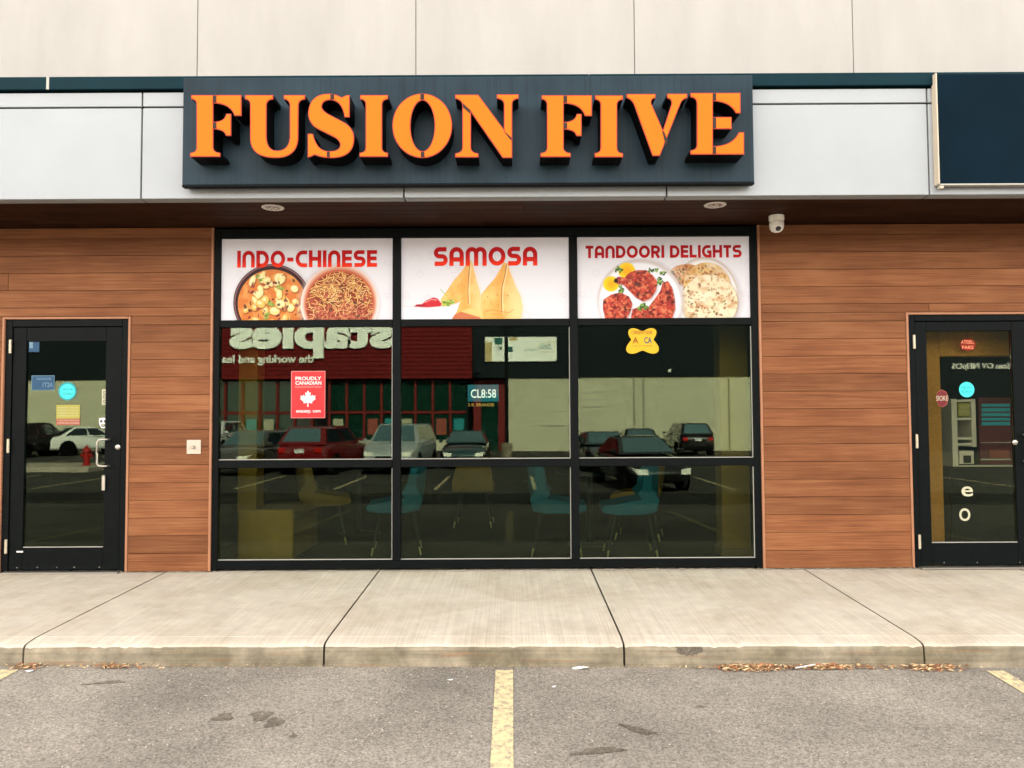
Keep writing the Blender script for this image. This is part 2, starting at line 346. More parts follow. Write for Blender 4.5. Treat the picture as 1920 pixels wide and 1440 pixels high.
for k in range(-7, 8): strip('painted_line', (k * 2.75 - 0.6, -26.4), (k * 2.75 - 0.6, -31.5), 0.11, M['yellow'])
for a, b in (((-9.5, -8.2), (-1.6, -13.2)), ((-10, -9.6), (-4.6, -11.3)), ((-10, -11.0), (-3.1, -12.2)), ((-10, -12.6), (-2.0, -13.1)), ((4.0, -11.8), (11.5, -9.4)), ((5.2, -13.2), (12.5, -11.2))):
    strip('painted_line', a, b, 0.09, M['yellow'])
def blob(cx, cy, rx, ry, rot, m, name):
    pts = []
    for k in range(20):
        a = 2 * math.pi * k / 20; r_ = 1 + 0.22 * math.sin(3 * a + cx * 9) + 0.15 * math.sin(5 * a + cy * 7)
        x, y = rx * r_ * math.cos(a), ry * r_ * math.sin(a); x, y = x * math.cos(rot) - y * math.sin(rot), x * math.sin(rot) + y * math.cos(rot)
        pts.append((cx + x, cy + y, gz(cx + x, cy + y) + 0.003))
    return raw(name, pts, [tuple(range(20))], m, lot, (0, 0, 0))
for cx, cy, rx, ry, ro in ((-1.31, -2.64, 0.05, 0.06, 0.3), (-1.22, -2.72, 0.045, 0.055, 0.1), (-1.50, -2.66, 0.05, 0.045, 0.8), (0.62, -2.80, 0.09, 0.03, -0.6), (1.0, -2.52, 0.03, 0.012, 0), (0.40, -3.02, 0.12, 0.03, 0.2), (-1.08, -2.87, 0.02, 0.018, 0), (-2.35, -2.2, 0.10, 0.02, 0.2)):
    blob(cx, cy, rx, ry, ro, M['stain'], 'oil_stain')

# sidewalk of cast slabs with a rolled kerb edge
def ktop(x): return -0.037 - 0.004 * x
walk = thing('sidewalk', None, None, (0, -1, 0), kind='structure')
joints = [-8.5, -6.67, -4.83, -2.996, -1.158, 0.677, 2.51, 4.34, 6.2, 8.0]
for a, b in zip(joints[:-1], joints[1:]):
    g = 0.0065; prof = [(0.16, None), (-1.790, 0.0), (-1.796, -0.0045), (-1.802, 0.0), (-1.885, -0.003), (-1.915, -0.010), (-1.928, -0.022), (-1.934, -0.040), (-1.945, -0.25)]
    vs, fs, mi = [], [], []
    n = 60; gk = random.Random(int(a * 100))
    for i in range(n + 1):
        x = a + g + (b - a - 2 * g) * i / n
        jit = 0.0015 * math.sin(x * 9.1) + 0.001 * math.sin(x * 23) - (0.010 * gk.random() if gk.random() < 0.10 else 0.002 * gk.random())
        for y, dz in prof:
            z = 0.025 if dz is None else ktop(x) + dz + (0.0045 if y > -1.81 else jit)
            vs.append((x, y, z))
    k = len(prof)
    for i in range(n):
        for j in range(k - 1):
            fs.append((i * k + j, i * k + j + 1, (i + 1) * k + j + 1, (i + 1) * k + j)); mi.append(1 if j >= 6 else 0)
    for i in (0, n):                                       # joint faces
        f = [i * k + j for j in range(k)]; fs.append(tuple(f) if i else tuple(f[::-1])); mi.append(1)
    o = raw('slab', vs, fs, M['slab'], walk, (0, -1, 0)); o.data.materials.append(M['kerb'])
    o.data.polygons.foreach_set('material_index', mi)
    bm = bmesh.new(); bm.from_mesh(o.data); bmesh.ops.recalc_face_normals(bm, faces=bm.faces); bm.to_mesh(o.data); bm.free()
art('tyre_scuff', [[(0.085 * math.cos(R(180 + 180 * k / 16)) * (1 + 0.08 * math.sin(k * 5)), 0.052 * math.sin(R(180 + 180 * k / 16)) * (1 + 0.1 * math.sin(k * 3))) for k in range(17)]], 0.0008, M['stain'], walk, (1.075, -1.9385, ktop(1.07) - 0.022))
box('joint_filler', (-8.5, 8.0), (-1.90, 0.1), (-0.3, -0.062), M['rubber'], walk)

# ------------------------------------------------------------------ our building
bld = thing('shop_building', 'cream upper wall and cedar sided shopfront row beneath a projecting white fascia', 'building', (0, 0, 0.02))
WL, WR, Z0, ZS = -2.605, 2.155, 0.03, 3.02
DLx, DRx, DTOP = (-4.42, -3.343), (3.46, 5.52), 2.216
box('upper_wall', (-22, 22), (0.03, 9.0), (3.3, 7.2), M['precastgap'], bld)
up = bpy.data.objects['upper_wall']
for k in range(-6, 8):
    x = -0.838 + 1.942 * k
    for z0, z1 in ((3.35, 7.15),): box('wall_panel', (x + 0.003, x + 1.939), (0.0, 0.045), (z0, z1), M['precast'], up, 0.003)
# shell of the shop rooms, open to the windows
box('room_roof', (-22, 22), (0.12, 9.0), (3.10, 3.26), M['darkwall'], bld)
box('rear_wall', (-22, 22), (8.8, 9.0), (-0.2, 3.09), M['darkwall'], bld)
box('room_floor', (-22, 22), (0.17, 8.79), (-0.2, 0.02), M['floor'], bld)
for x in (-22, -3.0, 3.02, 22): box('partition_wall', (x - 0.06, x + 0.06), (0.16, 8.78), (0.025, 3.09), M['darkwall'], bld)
box('far_shop_front', (-22, -7.9), (0.03, 0.1), (-0.2, 3.3), M['woodtrim'], bld); box('far_shop_front', (7.9, 22), (0.03, 0.1), (-0.2, 3.3), M['woodtrim'], bld)
# siding boards
def cladding(x0, x1, z0, z1, cuts=()):
    return box('siding_backing', (x0, x1), (0.002, 0.09), (z0, z1), M['woodback'], bld)
PITCH = 0.1524; NB = 20; ztop = ZS
def rows():
    k = 0
    while Z0 + k * PITCH < ZS - 0.005:
        yield Z0 + k * PITCH, min(Z0 + (k + 1) * PITCH, ZS - 0.002); k += 1
def side(spans, x0, x1):
    bk = cladding(x0, x1, 2.24, ZS)
    for i, (z0, z1) in enumerate(rows()):
        for a, b, zt in spans:
            lo, hi = max(z0, zt[0]), min(z1, zt[1])
            if hi - lo < 0.015: continue
            pieces = [(a, b)]
            if b - a > 3.0: c = a + (b - a) * (0.25 + 0.5 * random.random()); pieces = [(a, c), (c, b)]
            for p, q in pieces: box('siding_board', (p + 0.001, q - 0.001), (-0.018 - 0.0012 * random.random(), 0.0), (lo + 0.0013, hi - 0.0013), M['wood'], bk, 0.0022)
for z0, z1, x0, x1 in ((Z0, 2.238, -8, DLx[0] - 0.004), (Z0, 2.238, DLx[1] + 0.004, WL - 0.004), (Z0, 2.238, WR + 0.004, DRx[0] - 0.004), (Z0, 2.238, DRx[1] + 0.004, 8)):
    cladding(x0, x1, z0, z1)
TW = 0.022
side([(-8.0, WL - TW, (2.24, 9)), (-8.0, DLx[0] - TW, (0, 2.24)), (DLx[1] + TW, WL - TW, (0, 2.24))], -8.0, WL - 0.004)
side([(WR + TW, 8.0, (2.24, 9)), (WR + TW, DRx[0] - TW, (0, 2.24)), (DRx[1] + TW, 8.0, (0, 2.24))], WR + 0.004, 8.0)
def vtrim(x0, x1, z0, z1): box('trim_strip', (x0, x1), (-0.026, 0.004), (z0, z1), M['woodtrim'], bld, 0.003)
vtrim(WL - TW + 0.001, WL - 0.001, Z0, ZS - 0.004); vtrim(WR + 0.001, WR + TW - 0.001, Z0, ZS - 0.004)
for a, b in (DLx, DRx):
    vtrim(a - TW + 0.001, a - 0.001, Z0, DTOP + 0.022); vtrim(b + 0.001, b + TW - 0.001, Z0, DTOP + 0.022); vtrim(a + 0.0, b - 0.0, DTOP + 0.001, DTOP + 0.021)

# shop window
win = box('shop_window', (WL, WR), (0.085, 0.11), (Z0, Z0 + 0.012), M['frame'], bld)
YF = (-0.010, 0.085)
m1, m2, hw = -1.0065, 0.543, 0.035
bars = [('jamb', (WL, WL + 0.052), (Z0, 3.005)), ('jamb', (WR - 0.058, WR), (Z0, 3.005)),
        ('mullion', (m1 - hw, m1 + hw), (Z0 + 0.085, 2.925)), ('mullion', (m2 - hw, m2 + hw), (Z0 + 0.085, 2.925)),
        ('head', (WL + 0.053, WR - 0.059), (2.926, 3.005)), ('sill', (WL + 0.053, WR - 0.059), (Z0 + 0.013, Z0 + 0.084))]
for n_, x, z in bars: box(n_, x, YF, z, M['frame'], win, 0.003)
cols = [(WL + 0.052, m1 - hw), (m1 + hw, m2 - hw), (m2 + hw, WR - 0.058)]
zr = [(Z0 + 0.085, 0.912), (0.979, 2.138), (2.202, 2.925)]
for c in cols:
    for z in ((0.913, 0.978), (2.139, 2.201)): box('transom', (c[0] + 0.001, c[1] - 0.001), (-0.008, 0.084), z, M['frame'], win, 0.003)
GY = 0.02
for c in cols:
    for i, z in enumerate(zr):
        if i == 2: continue
        box('pane', (c[0] + 0.002, c[1] - 0.002), (GY, GY + 0.006), (z[0] + 0.002, z[1] - 0.002), M['pane'], win).rotation_euler = (R(0.05 * (random.random() - 0.5)), 0, R(0.12 * (random.random() - 0.5)))
        for zz in (z[0] + 0.0025,): box('glazing_bead', (c[0] + 0.003, c[1] - 0.003), (GY - 0.014, GY - 0.001), (zz, zz + 0.006), M['gasket'], win)
        box('glazing_bead', (c[1] - 0.0075, c[1] - 0.0025), (GY - 0.014, GY - 0.001), (z[0] + 0.01, z[1] - 0.01), M['gasket'], win)

# doors
def door(x0, x1, ztop_, leaves, glassz, hinge_at, handle_at, gm='doorpane'):
    d = box('door', (x0, x1), (0.087, 0.105), (ztop_ - 0.04, ztop_), M['frame'], bld)
    box('door_jamb', (x0, x0 + 0.058), (-0.008, 0.086), (Z0 - 0.005, ztop_), M['frame'], d, 0.003)
    box('door_jamb', (x1 - 0.058, x1), (-0.008, 0.086), (Z0 - 0.005, ztop_), M['frame'], d, 0.003)
    box('door_head', (x0 + 0.059, x1 - 0.059), (-0.008, 0.086), (ztop_ - 0.062, ztop_), M['frame'], d, 0.003)
    box('threshold', (x0 + 0.04, x1 - 0.04), (-0.07, 0.15), (0.020, 0.036), M['steel'], d, 0.004)
    for a, b, g0, g1 in leaves:
        zt = ztop_ - 0.067
        box('stile', (a, g0), (0.002, 0.05), (0.045, zt), M['frame'], d, 0.003); box('stile', (g1, b), (0.002, 0.05), (0.045, zt), M['frame'], d, 0.003)
        box('rail', (g0 + 0.001, g1 - 0.001), (0.004, 0.05), (0.045, glassz[0]), M['frame'], d, 0.003); box('rail', (g0 + 0.001, g1 - 0.001), (0.004, 0.05), (glassz[1], zt), M['frame'], d, 0.003)
        box('pane', (g0 + 0.002, g1 - 0.002), (GY, GY + 0.006), (glassz[0] + 0.002, glassz[1] - 0.002), M[gm], d)
        box('glazing_bead', (g0 + 0.004, g1 - 0.004), (GY - 0.012, GY - 0.001), (glassz[0] + 0.001, glassz[0] + 0.007), M['gasket'], d)
    for hx in hinge_at:
        for hz in (0.25, 1.115, 1.98): lathe('hinge', [(0.006, -0.062), (0.011, -0.058), (0.011, 0.058), (0.006, 0.062)], M['brass'], d, (hx, -0.016, hz), seg=10)
    for hx, sgn in handle_at:
        pts = [(hx, 0.004, 1.168), (hx, -0.05, 1.168), (hx - sgn * 0.03, -0.062, 1.168), (hx - sgn * 0.062, -0.062, 1.162), (hx - sgn * 0.074, -0.062, 1.145), (hx - sgn * 0.076, -0.062, 1.05), (hx - sgn * 0.074, -0.062, 0.96), (hx - sgn * 0.062, -0.062, 0.944), (hx - sgn * 0.03, -0.062, 0.938), (hx, -0.05, 0.938), (hx, 0.004, 0.938)]
        tube('pull_handle', pts, 0.0085, M['steel'], d, 10)
        lathe('lock_cylinder', [(0.022, 0.0), (0.022, 0.012), (0.014, 0.018), (0.005, 0.018)], M['steel'], d, (hx + sgn * 0.075, 0.002, 1.10), 'Y', 16)
    for k in range(5): 
        hx = x0 + 0.12 + (x1 - x0 - 0.24) * (k + 0.4 * random.random()) / 5
        lathe('rail_screw', [(0.005, 0), (0.004, 0.002), (0.001, 0.0025)], M['steel'], d, (hx, 0.004, 0.066), 'Y', 8)
    return d
dl = door(DLx[0], DLx[1], DTOP, [(-4.357, -3.405, -4.243, -3.545)], (0.235, 2.025), [-4.372], [(-3.50, 1)])
tag(dl, 'left glazed door with one leaf')
box('key_hasp', (-3.556, -3.528), (-0.022, 0.002), (0.725, 0.86), M['steel'], dl, 0.006)
box('closer_label', (-4.29, -4.235), (0.000, 0.0035), (0.196, 0.209), M['white'], dl)
dr = door(DRx[0], DRx[1], DTOP + 0.008, [(3.522, 4.487, 3.625, 4.372), (4.493, 5.458, 4.608, 5.355)], (0.235, 2.075), [3.508, 5.472], [(4.44, -1), (4.54, 1)], 'clearpane')
tag(dr, 'right pair of glazed doors')

# canopy: soffit planks, fascia panels, metal cap
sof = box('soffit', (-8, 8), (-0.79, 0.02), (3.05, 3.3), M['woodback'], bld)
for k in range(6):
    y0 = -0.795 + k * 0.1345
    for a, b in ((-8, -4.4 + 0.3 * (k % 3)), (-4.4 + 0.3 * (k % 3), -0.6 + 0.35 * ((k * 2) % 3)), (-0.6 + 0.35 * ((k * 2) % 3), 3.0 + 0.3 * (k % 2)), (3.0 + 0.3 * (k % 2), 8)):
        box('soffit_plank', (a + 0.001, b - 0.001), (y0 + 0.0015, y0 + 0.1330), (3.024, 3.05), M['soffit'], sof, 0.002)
fas = box('fascia', (-8, 8), (-0.87, -0.795), (3.045, 3.90), M['acmgap'], bld)
FJ = [-8.0] + [-0.818 + 2.0055 * k for k in range(-3, 4)] + [8.0]
for a, b in zip(FJ[:-1], FJ[1:]):
    box('fascia_panel', (a + 0.006, b - 0.006), (-0.90, -0.871), (3.0215, 3.724), M['acm'], fas, 0.003)
    box('fascia_panel', (a + 0.006, b - 0.006), (-0.90, -0.871), (3.737, 3.845), M['acm'], fas, 0.003)
    box('fascia_return', (a + 0.006, b - 0.006), (-0.8705, -0.797), (3.018, 3.040), M['acm'], fas, 0.002)
for a, b in ((-8, -5.6), (-5.6, -3.535), (-3.535, 0.6), (0.6, 4.4), (4.4, 8)):
    box('cap_flashing', (a + 0.001, b - 0.001), (-0.925, -0.2), (3.862, 3.962), M['teal'], fas, 0.004)
box('cap_joint', (-3.545, -3.525), (-0.928, -0.915), (3.863, 3.960), M['gasket'], fas)
box('canopy_top', (-8, 8), (-0.87, 0.02), (3.31, 3.861), M['acmgap'], bld)

# ------------------------------------------------------------------ sign with stencil serif letters
SB, SF = -1.0, -1.185
sign = thing('shop_sign', 'dark slate sign board with raised orange serif capitals over the shop window', 'sign', (-0.32, SB, 3.095))
def signface(name):
    m, n, l, p = nodes_of(name); p.inputs['Roughness'].default_value = 0.5; p.inputs['Specular IOR Level'].default_value = 0.12
    tc = n.new('ShaderNodeTexCoord')
    def nz(sc, scale, det):
        mp = n.new('ShaderNodeMapping'); mp.inputs['Scale'].default_value = sc; l.new(tc.outputs['Object'], mp.inputs[0])
        t = n.new('ShaderNodeTexNoise'); t.inputs['Scale'].default_value = scale; t.inputs['Detail'].default_value = det; l.new(mp.outputs[0], t.inputs['Vector']); return t
    a = nz((1, 1, 1), 2.2, 5); s = nz((16, 1, 0.35), 2.0, 5)
    r1 = n.new('ShaderNodeValToRGB'); r1.color_ramp.elements[0].position = 0.3; r1.color_ramp.elements[1].position = 0.72
    r1.color_ramp.elements[0].color = (0.0045, 0.013, 0.020, 1); r1.color_ramp.elements[1].color = (0.011, 0.0245, 0.035, 1); l.new(a.outputs['Fac'], r1.inputs[0])
    r2 = n.new('ShaderNodeValToRGB'); r2.color_ramp.elements[0].position = 0.3; r2.color_ramp.elements[1].position = 0.5
    r2.color_ramp.elements[0].color = (0.55, 0.55, 0.55, 1); r2.color_ramp.elements[1].color = (1, 1, 1, 1); l.new(s.outputs['Fac'], r2.inputs[0])
    x = n.new('ShaderNodeMix'); x.data_type = 'RGBA'; x.blend_type = 'MULTIPLY'; x.inputs['Factor'].default_value = 0.7
    l.new(r1.outputs[0], x.inputs['A']); l.new(r2.outputs[0], x.inputs['B']); l.new(x.outputs['Result'], p.inputs['Base Color'])
    return m
M['signface'] = signface('slate_sign_face')
box('backboard', (-2.467, 1.826), (SB, -0.901), (3.095, 3.911), M['signface'], sign, 0.004)
box('drip_edge', (-2.467, 1.826), (SB - 0.004, -0.95), (3.080, 3.094), M['black'], sign, 0.002)
def C1(s): return [[(330 + x / 3.368, 130 + y / 3.368) for x, y in lp] for lp in path(s)]
def C2(s): return [[(880 + x / 3.4286, 130 + y / 3.4286) for x, y in lp] for lp in path(s)]
def shift(lps, dx, dy=0): return [[(x + dx, y + dy) for x, y in lp] for lp in lps]
F1 = C1('M100 166 L410 166 L410 290 L372 290 Q345 212 232 210 L232 336 Q310 335 320 284 L345 284 L345 416 L318 416 Q308 375 232 374 L232 495 Q236 528 276 530 L276 549 L93 549 L93 530 Q130 528 133 495 L133 218 Q130 190 100 185 Z')
I1 = C1('M1167 166 L1335 166 L1335 186 Q1300 190 1298 222 L1298 495 Q1300 528 1335 530 L1335 549 L1163 549 L1163 530 Q1198 528 1201 495 L1201 222 Q1200 190 1167 186 Z')
U1 = C1('M440 166 L610 166 L610 186 Q572 190 568 225 L568 430 Q572 517 640 517 Q715 515 722 430 L722 225 Q718 190 684 186 L684 166 L812 166 L812 186 Q775 190 770 225 L768 440 Q760 556 630 556 Q475 556 472 440 L472 225 Q470 190 440 186 Z')
S1 = C1('M1093 166 L1093 299 L1068 299 Q1050 192 975 190 Q918 193 918 235 Q918 262 960 285 L1060 338 Q1122 373 1122 440 Q1118 556 985 556 Q920 556 876 536 L846 551 L835 551 L835 410 L862 410 Q885 518 965 521 Q1040 520 1040 478 Q1040 447 1000 425 L900 376 Q838 342 838 275 Q845 160 960 157 Q1010 157 1045 181 L1078 166 Z')
O1 = [[(330 + x / 3.368, 130 + y / 3.368) for x, y in ellipse(1555, 356, 185, 200)], [(330 + x / 3.368, 130 + y / 3.368) for x, y in ellipse(1557, 357, 80, 164)]]
N1 = path('M854.6 178.5 L896 178.5 L946 246 L946 195 Q944 185 932.5 184 L932.5 178 L971.3 178 L971.3 184 Q960 185.5 959.3 195 L959.3 295 L943 295 L882 207 L882 277 Q883 287 896 288.5 L896 294 L854.6 294 L854.6 288.5 Q867 287 868 277 L868 195 Q866 187 854.6 184 Z')
V1 = C2('M1015 162 L1193 162 L1193 182 Q1158 188 1168 225 L1245 402 L1303 225 Q1308 190 1275 182 L1275 160 L1397 160 L1397 182 Q1365 188 1352 225 L1222 553 L1180 553 L1062 225 Q1045 190 1015 182 Z')
E1 = C2('M1425 155 L1740 155 L1740 279 L1716 279 Q1680 205 1562 200 L1562 310 L1683 310 L1683 380 L1562 380 L1562 497 Q1690 500 1735 408 L1763 408 L1763 544 L1425 544 L1425 524 Q1462 520 1466 490 L1466 215 Q1462 180 1425 176 Z')
B1 = lambda a, b, c, d: [(330 + a / 3.368, 130 + b / 3.368), (330 + c / 3.368, 130 + b / 3.368), (330 + c / 3.368, 130 + d / 3.368), (330 + a / 3.368, 130 + d / 3.368)]
B2 = lambda a, b, c, d: [(880 + a / 3.4286, 130 + b / 3.4286), (880 + c / 3.4286, 130 + b / 3.4286), (880 + c / 3.4286, 130 + d / 3.4286), (880 + a / 3.4286, 130 + d / 3.4286)]
Fb = [B1(233, 167, 257, 209), B1(233, 337, 257, 373)]
letters = [(F1, Fb), (U1, []), (S1, [B1(975, 159, 1000, 190), B1(953, 521, 972, 555)]), (I1, []), (O1, [B1(1543, 157, 1568, 192), B1(1546, 522, 1570, 555)]),
           (N1, [[(868.3, 194), (881.8, 206.5), (881.8, 214), (868.3, 202)], [(945, 246), (958.9, 258), (958.9, 264.5), (945, 247.5)]]),
           (shift(F1, 657, 0.4), shift(Fb, 657, 0.4)), (shift(I1, 440.6, 0.6), []), (V1, [[(880 + x / 3.4286, 130 + y / 3.4286) for x, y in ((1238, 396), (1252, 404), (1276, 462), (1262, 492))]]),
           (E1, [B2(1563, 156, 1586, 199), B2(1563, 311, 1586, 379), B2(1563, 498, 1586, 543)])]
for lps, brs in letters:
    w3 = [[at(u, v, SF) for u, v in lp] for lp in lps]
    cx = sum(p.x for p in w3[0]) / len(w3[0]); cz = sum(p.z for p in w3[0]) / len(w3[0])
    loc = [[(p.x - cx, p.z - cz) for p in lp] for lp in w3]
    body = art('letter', loc, SB - SF - 0.0035, M['black'], sign, (cx, SB - 0.0005, cz), offset=0.004)
    art('trim_cap', loc, 0.003, M['redtrim'], body, (cx, SF + 0.0035, cz), offset=0.0046)
    art('face', loc, 0.003, M['orange'], body, (cx, SF + 0.0003, cz), offset=-0.002)
    for b in brs:
        q = [at(u, v, SF) for u, v in b]
        art('stencil_bridge', [[(p.x - cx, p.z - cz) for p in q]], 0.002, M['bridge'], body, (cx, SF - 0.0028, cz))

sb2 = thing('blank_sign_box', 'blank navy sign box with cream edge at the right end of the fascia', 'sign', (4.2, -0.95, 3.06))
zt_, zb_ = at(1800, 139, -0.965).z, at(1800, 344, -0.965).z
box('face_sheet', (3.236, 6.2), (-0.965, -0.958), (zb_, zt_), M['navy'], sb2, 0.002)
box('case', (3.238, 6.2), (-0.957, -0.903), (zb_ + 0.002, zt_ - 0.002), M['acmgap'], sb2, 0.002)
box('edge_frame', (3.226, 3.2355), (-0.970, -0.903), (zb_ - 0.004, zt_ + 0.010), M['whitebox'], sb2, 0.002)
box('bottom_rail', (3.2365, 6.2), (-0.967, -0.915), (zb_ - 0.014, zb_ - 0.0005), M['gasket'], sb2, 0.003)
box('drain_bracket', (3.238, 3.268), (-0.965, -0.925), (zb_ - 0.036, zb_ - 0.0145), M['whitebox'], sb2, 0.004)

# ------------------------------------------------------------------ fixtures
for lab, x, y in (('left recessed downlight in the wooden soffit above the noodle poster', -1.90, -0.63), ('right recessed downlight in the wooden soffit beside the security camera', 1.625, -0.64)):
    t = thing('recessed_downlight', lab, 'downlight', (x, y, 3.024), 'soffit downlights')
    lathe('trim_ring', [(0.062, 0.0235), (0.062, -0.004), (0.07, -0.008), (0.084, -0.006), (0.088, -0.001), (0.088, 0.0)], M['white'], t, (x, y, 3.0238), seg=32)
    lathe('reflector_cone', [(0.060, -0.003), (0.052, 0.004), (0.040, 0.012), (0.02, 0.016), (0.005, 0.017)], M['reflector'], t, (x, y, 3.0205), seg=32)
    for a in range(4):
        lathe('lamp_bead', [(0.008, 0.0), (0.010, -0.003), (0.004, -0.006)], M['white'], t, (x + 0.022 * math.cos(a * 1.57), y + 0.022 * math.sin(a * 1.57), 3.0165), seg=10)
cx, cy = 2.23, -0.30
t = thing('security_camera', 'white dome security camera hanging under the soffit right of the window', 'camera', (cx, cy, 3.024))
lathe('mount', [(0.058, 0.0), (0.063, -0.004), (0.063, -0.040), (0.060, -0.046), (0.045, -0.048)], M['white'], t, (cx, cy, 3.0235), seg=32)
b = lathe('eyeball', [(0.005, -0.066), (0.025, -0.062), (0.044, -0.05), (0.056, -0.028), (0.060, 0.0), (0.058, 0.022), (0.05, 0.034)], M['white'], t, (cx, cy, 2.944), seg=32)
lathe('lens_ring', [(0.034, 0.0), (0.034, 0.014), (0.029, 0.017), (0.02, 0.014)], M['white'], b, (cx - 0.004, cy - 0.040, 2.910), 'Y', 28).rotation_euler = (R(38), 0, 0)
lathe('lens', [(0.024, 0.0), (0.024, 0.013), (0.016, 0.017), (0.004, 0.019)], M['lens'], b, (cx - 0.004, cy - 0.0415, 2.909), 'Y', 24).rotation_euler = (R(38), 0, 0)
t = thing('key_switch_plate', 'square beige switch plate with a steel key knob on the left cedar wall', 'switch', (-2.757, -0.02, 1.05))
box('plate', (-2.819, -2.696), (-0.030, -0.0195), (1.037, 1.160), M['beige'], t, 0.004)
lathe('key_knob', [(0.014, 0), (0.014, 0.012), (0.010, 0.018), (0.004, 0.018)], M['steel'], t, (-2.757, -0.030, 1.098), 'Y', 16)
box('knob_bar', (-2.770, -2.744), (-0.056, -0.0485), (1.092, 1.103), M['steel'], t, 0.002)

# ------------------------------------------------------------------ food posters (flat print on sheets behind the top lights)
def srgb(c):
    c = np.asarray(c, float) / 255.0
    return np.where(c <= 0.04045, c / 12.92, ((c + 0.055) / 1.055) ** 2.4)
rng = np.random.default_rng(5)
class Art:
    """paints print colours on the cells of a sheet; coordinates are poster pixels"""
    def __init__(s, u0, u1, v0, v1, step=0.85):
        s.nx, s.ny = int((u1 - u0) / step), int((v1 - v0) / step); s.b = (u0, u1, v0, v1)
        s.U, s.V = np.meshgrid(u0 + (np.arange(s.nx) + 0.5) * (u1 - u0) / s.nx, v0 + (np.arange(s.ny) + 0.5) * (v1 - v0) / s.ny)
        s.im = np.zeros((s.ny, s.nx, 3)); s.im[:] = srgb((232, 228, 234))
    def put(s, mask, col, a=1.0):
        k = (np.clip(mask, 0, 1) * a)[..., None]; s.im = s.im * (1 - k) + srgb(col) * k
    def ell(s, cx, cy, rx, ry=None, rot=0.0, soft=0.6):
        ry = ry or rx; c, q = math.cos(rot), math.sin(rot); x, y = s.U - cx, s.V - cy
        d = np.hypot((x * c + y * q) / rx, (-x * q + y * c) / ry); return np.clip((1 - d) * min(rx, ry) / soft + 0.5, 0, 1)
    def poly(s, pts, soft=0.7):
        ins = np.zeros(s.U.shape, bool); dm = np.full(s.U.shape, 1e9)
        for (x0, y0), (x1, y1) in zip(pts, pts[1:] + pts[:1]):
            hit = ((y0 > s.V) != (y1 > s.V)) & (s.U < (x1 - x0) * (s.V - y0) / ((y1 - y0) or 1e-9) + x0); ins ^= hit
            t = np.clip(((s.U - x0) * (x1 - x0) + (s.V - y0) * (y1 - y0)) / ((x1 - x0) ** 2 + (y1 - y0) ** 2 + 1e-9), 0, 1)
            dm = np.minimum(dm, np.hypot(s.U - x0 - t * (x1 - x0), s.V - y0 - t * (y1 - y0)))
        return np.clip(np.where(ins, dm, -dm) / soft + 0.5, 0, 1)
    def line(s, pts, w, soft=0.6):
        dm = np.full(s.U.shape, 1e9); xs_ = [p[0] for p in pts]; ys_ = [p[1] for p in pts]
        i0, i1 = np.searchsorted(s.V[:, 0], [min(ys_) - 3, max(ys_) + 3]); j0, j1 = np.searchsorted(s.U[0], [min(xs_) - 3, max(xs_) + 3])
        if i1 <= i0 or j1 <= j0: return np.zeros(s.U.shape)
        U, V = s.U[i0:i1, j0:j1], s.V[i0:i1, j0:j1]; d = np.full(U.shape, 1e9)
        for (x0, y0), (x1, y1) in zip(pts[:-1], pts[1:]):
            t = np.clip(((U - x0) * (x1 - x0) + (V - y0) * (y1 - y0)) / ((x1 - x0) ** 2 + (y1 - y0) ** 2 + 1e-9), 0, 1)
            d = np.minimum(d, np.hypot(U - x0 - t * (x1 - x0), V - y0 - t * (y1 - y0)))
        o = np.zeros(s.U.shape); o[i0:i1, j0:j1] = np.clip((w / 2 - d) / soft + 0.5, 0, 1); return o
    def noise(s, size, seed=0):
        g = np.random.default_rng(seed); u0, u1, v0, v1 = s.b; h, w = int((v1 - v0) / size) + 3, int((u1 - u0) / size) + 3
        t = g.random((h, w)); x, y = (s.U - u0) / size, (s.V - v0) / size; xi, yi = x.astype(int), y.astype(int); fx, fy = x - xi, y - yi
        fx, fy = fx * fx * (3 - 2 * fx), fy * fy * (3 - 2 * fy)
        return (t[yi, xi] * (1 - fx) + t[yi, xi + 1] * fx) * (1 - fy) + (t[yi + 1, xi] * (1 - fx) + t[yi + 1, xi + 1] * fx) * fy
    def doodles(s):
        u0, u1, v0, v1 = s.b; g = np.random.default_rng(3)
        s.put(np.clip((v0 + 26 - s.V) / 40, 0, 1), (214, 202, 194), 0.55)  # overhang shade painted into the print as a beige fade at the top
        for k in range(26):
            cx, cy, r_ = u0 + (u1 - u0) * g.random(), v0 + (v1 - v0) * g.random(), 5 + 9 * g.random()
            for rr in (r_, r_ * 0.55):
                a0 = g.random() * 6; pts = [(cx + rr * math.cos(a0 + 0.35 * i), cy + rr * (0.8 + 0.2 * math.sin(k)) * math.sin(a0 + 0.35 * i)) for i in range(12 + int(g.random() * 6))]
                s.put(s.line(pts, 0.7), (186, 180, 186), 0.5)
    def sheet(s, name, x, y, z, m, parent):
        nx, ny = s.nx, s.ny; X = np.linspace(x[0], x[1], nx + 1); Z = np.linspace(z[1], z[0], ny + 1)
        vx = np.zeros(((nx + 1) * (ny + 1), 3)); gx, gz_ = np.meshgrid(X, Z); ox, oz = (x[0] + x[1]) / 2, (z[0] + z[1]) / 2
        vx[:, 0] = gx.ravel() - ox; vx[:, 2] = gz_.ravel() - oz
        i, j = np.meshgrid(np.arange(ny), np.arange(nx), indexing='ij'); a = (i * (nx + 1) + j).ravel()
        fc = np.stack([a, a + nx + 1, a + nx + 2, a + 1], 1)
        me = bpy.data.meshes.new(name); me.from_pydata(vx.tolist(), [], fc.tolist()); me.update()
        at_ = me.attributes.new('ink', 'FLOAT_COLOR', 'FACE'); c = np.ones((nx * ny, 4), np.float32); c[:, :3] = np.clip(s.im, 0, 1).reshape(-1, 3)
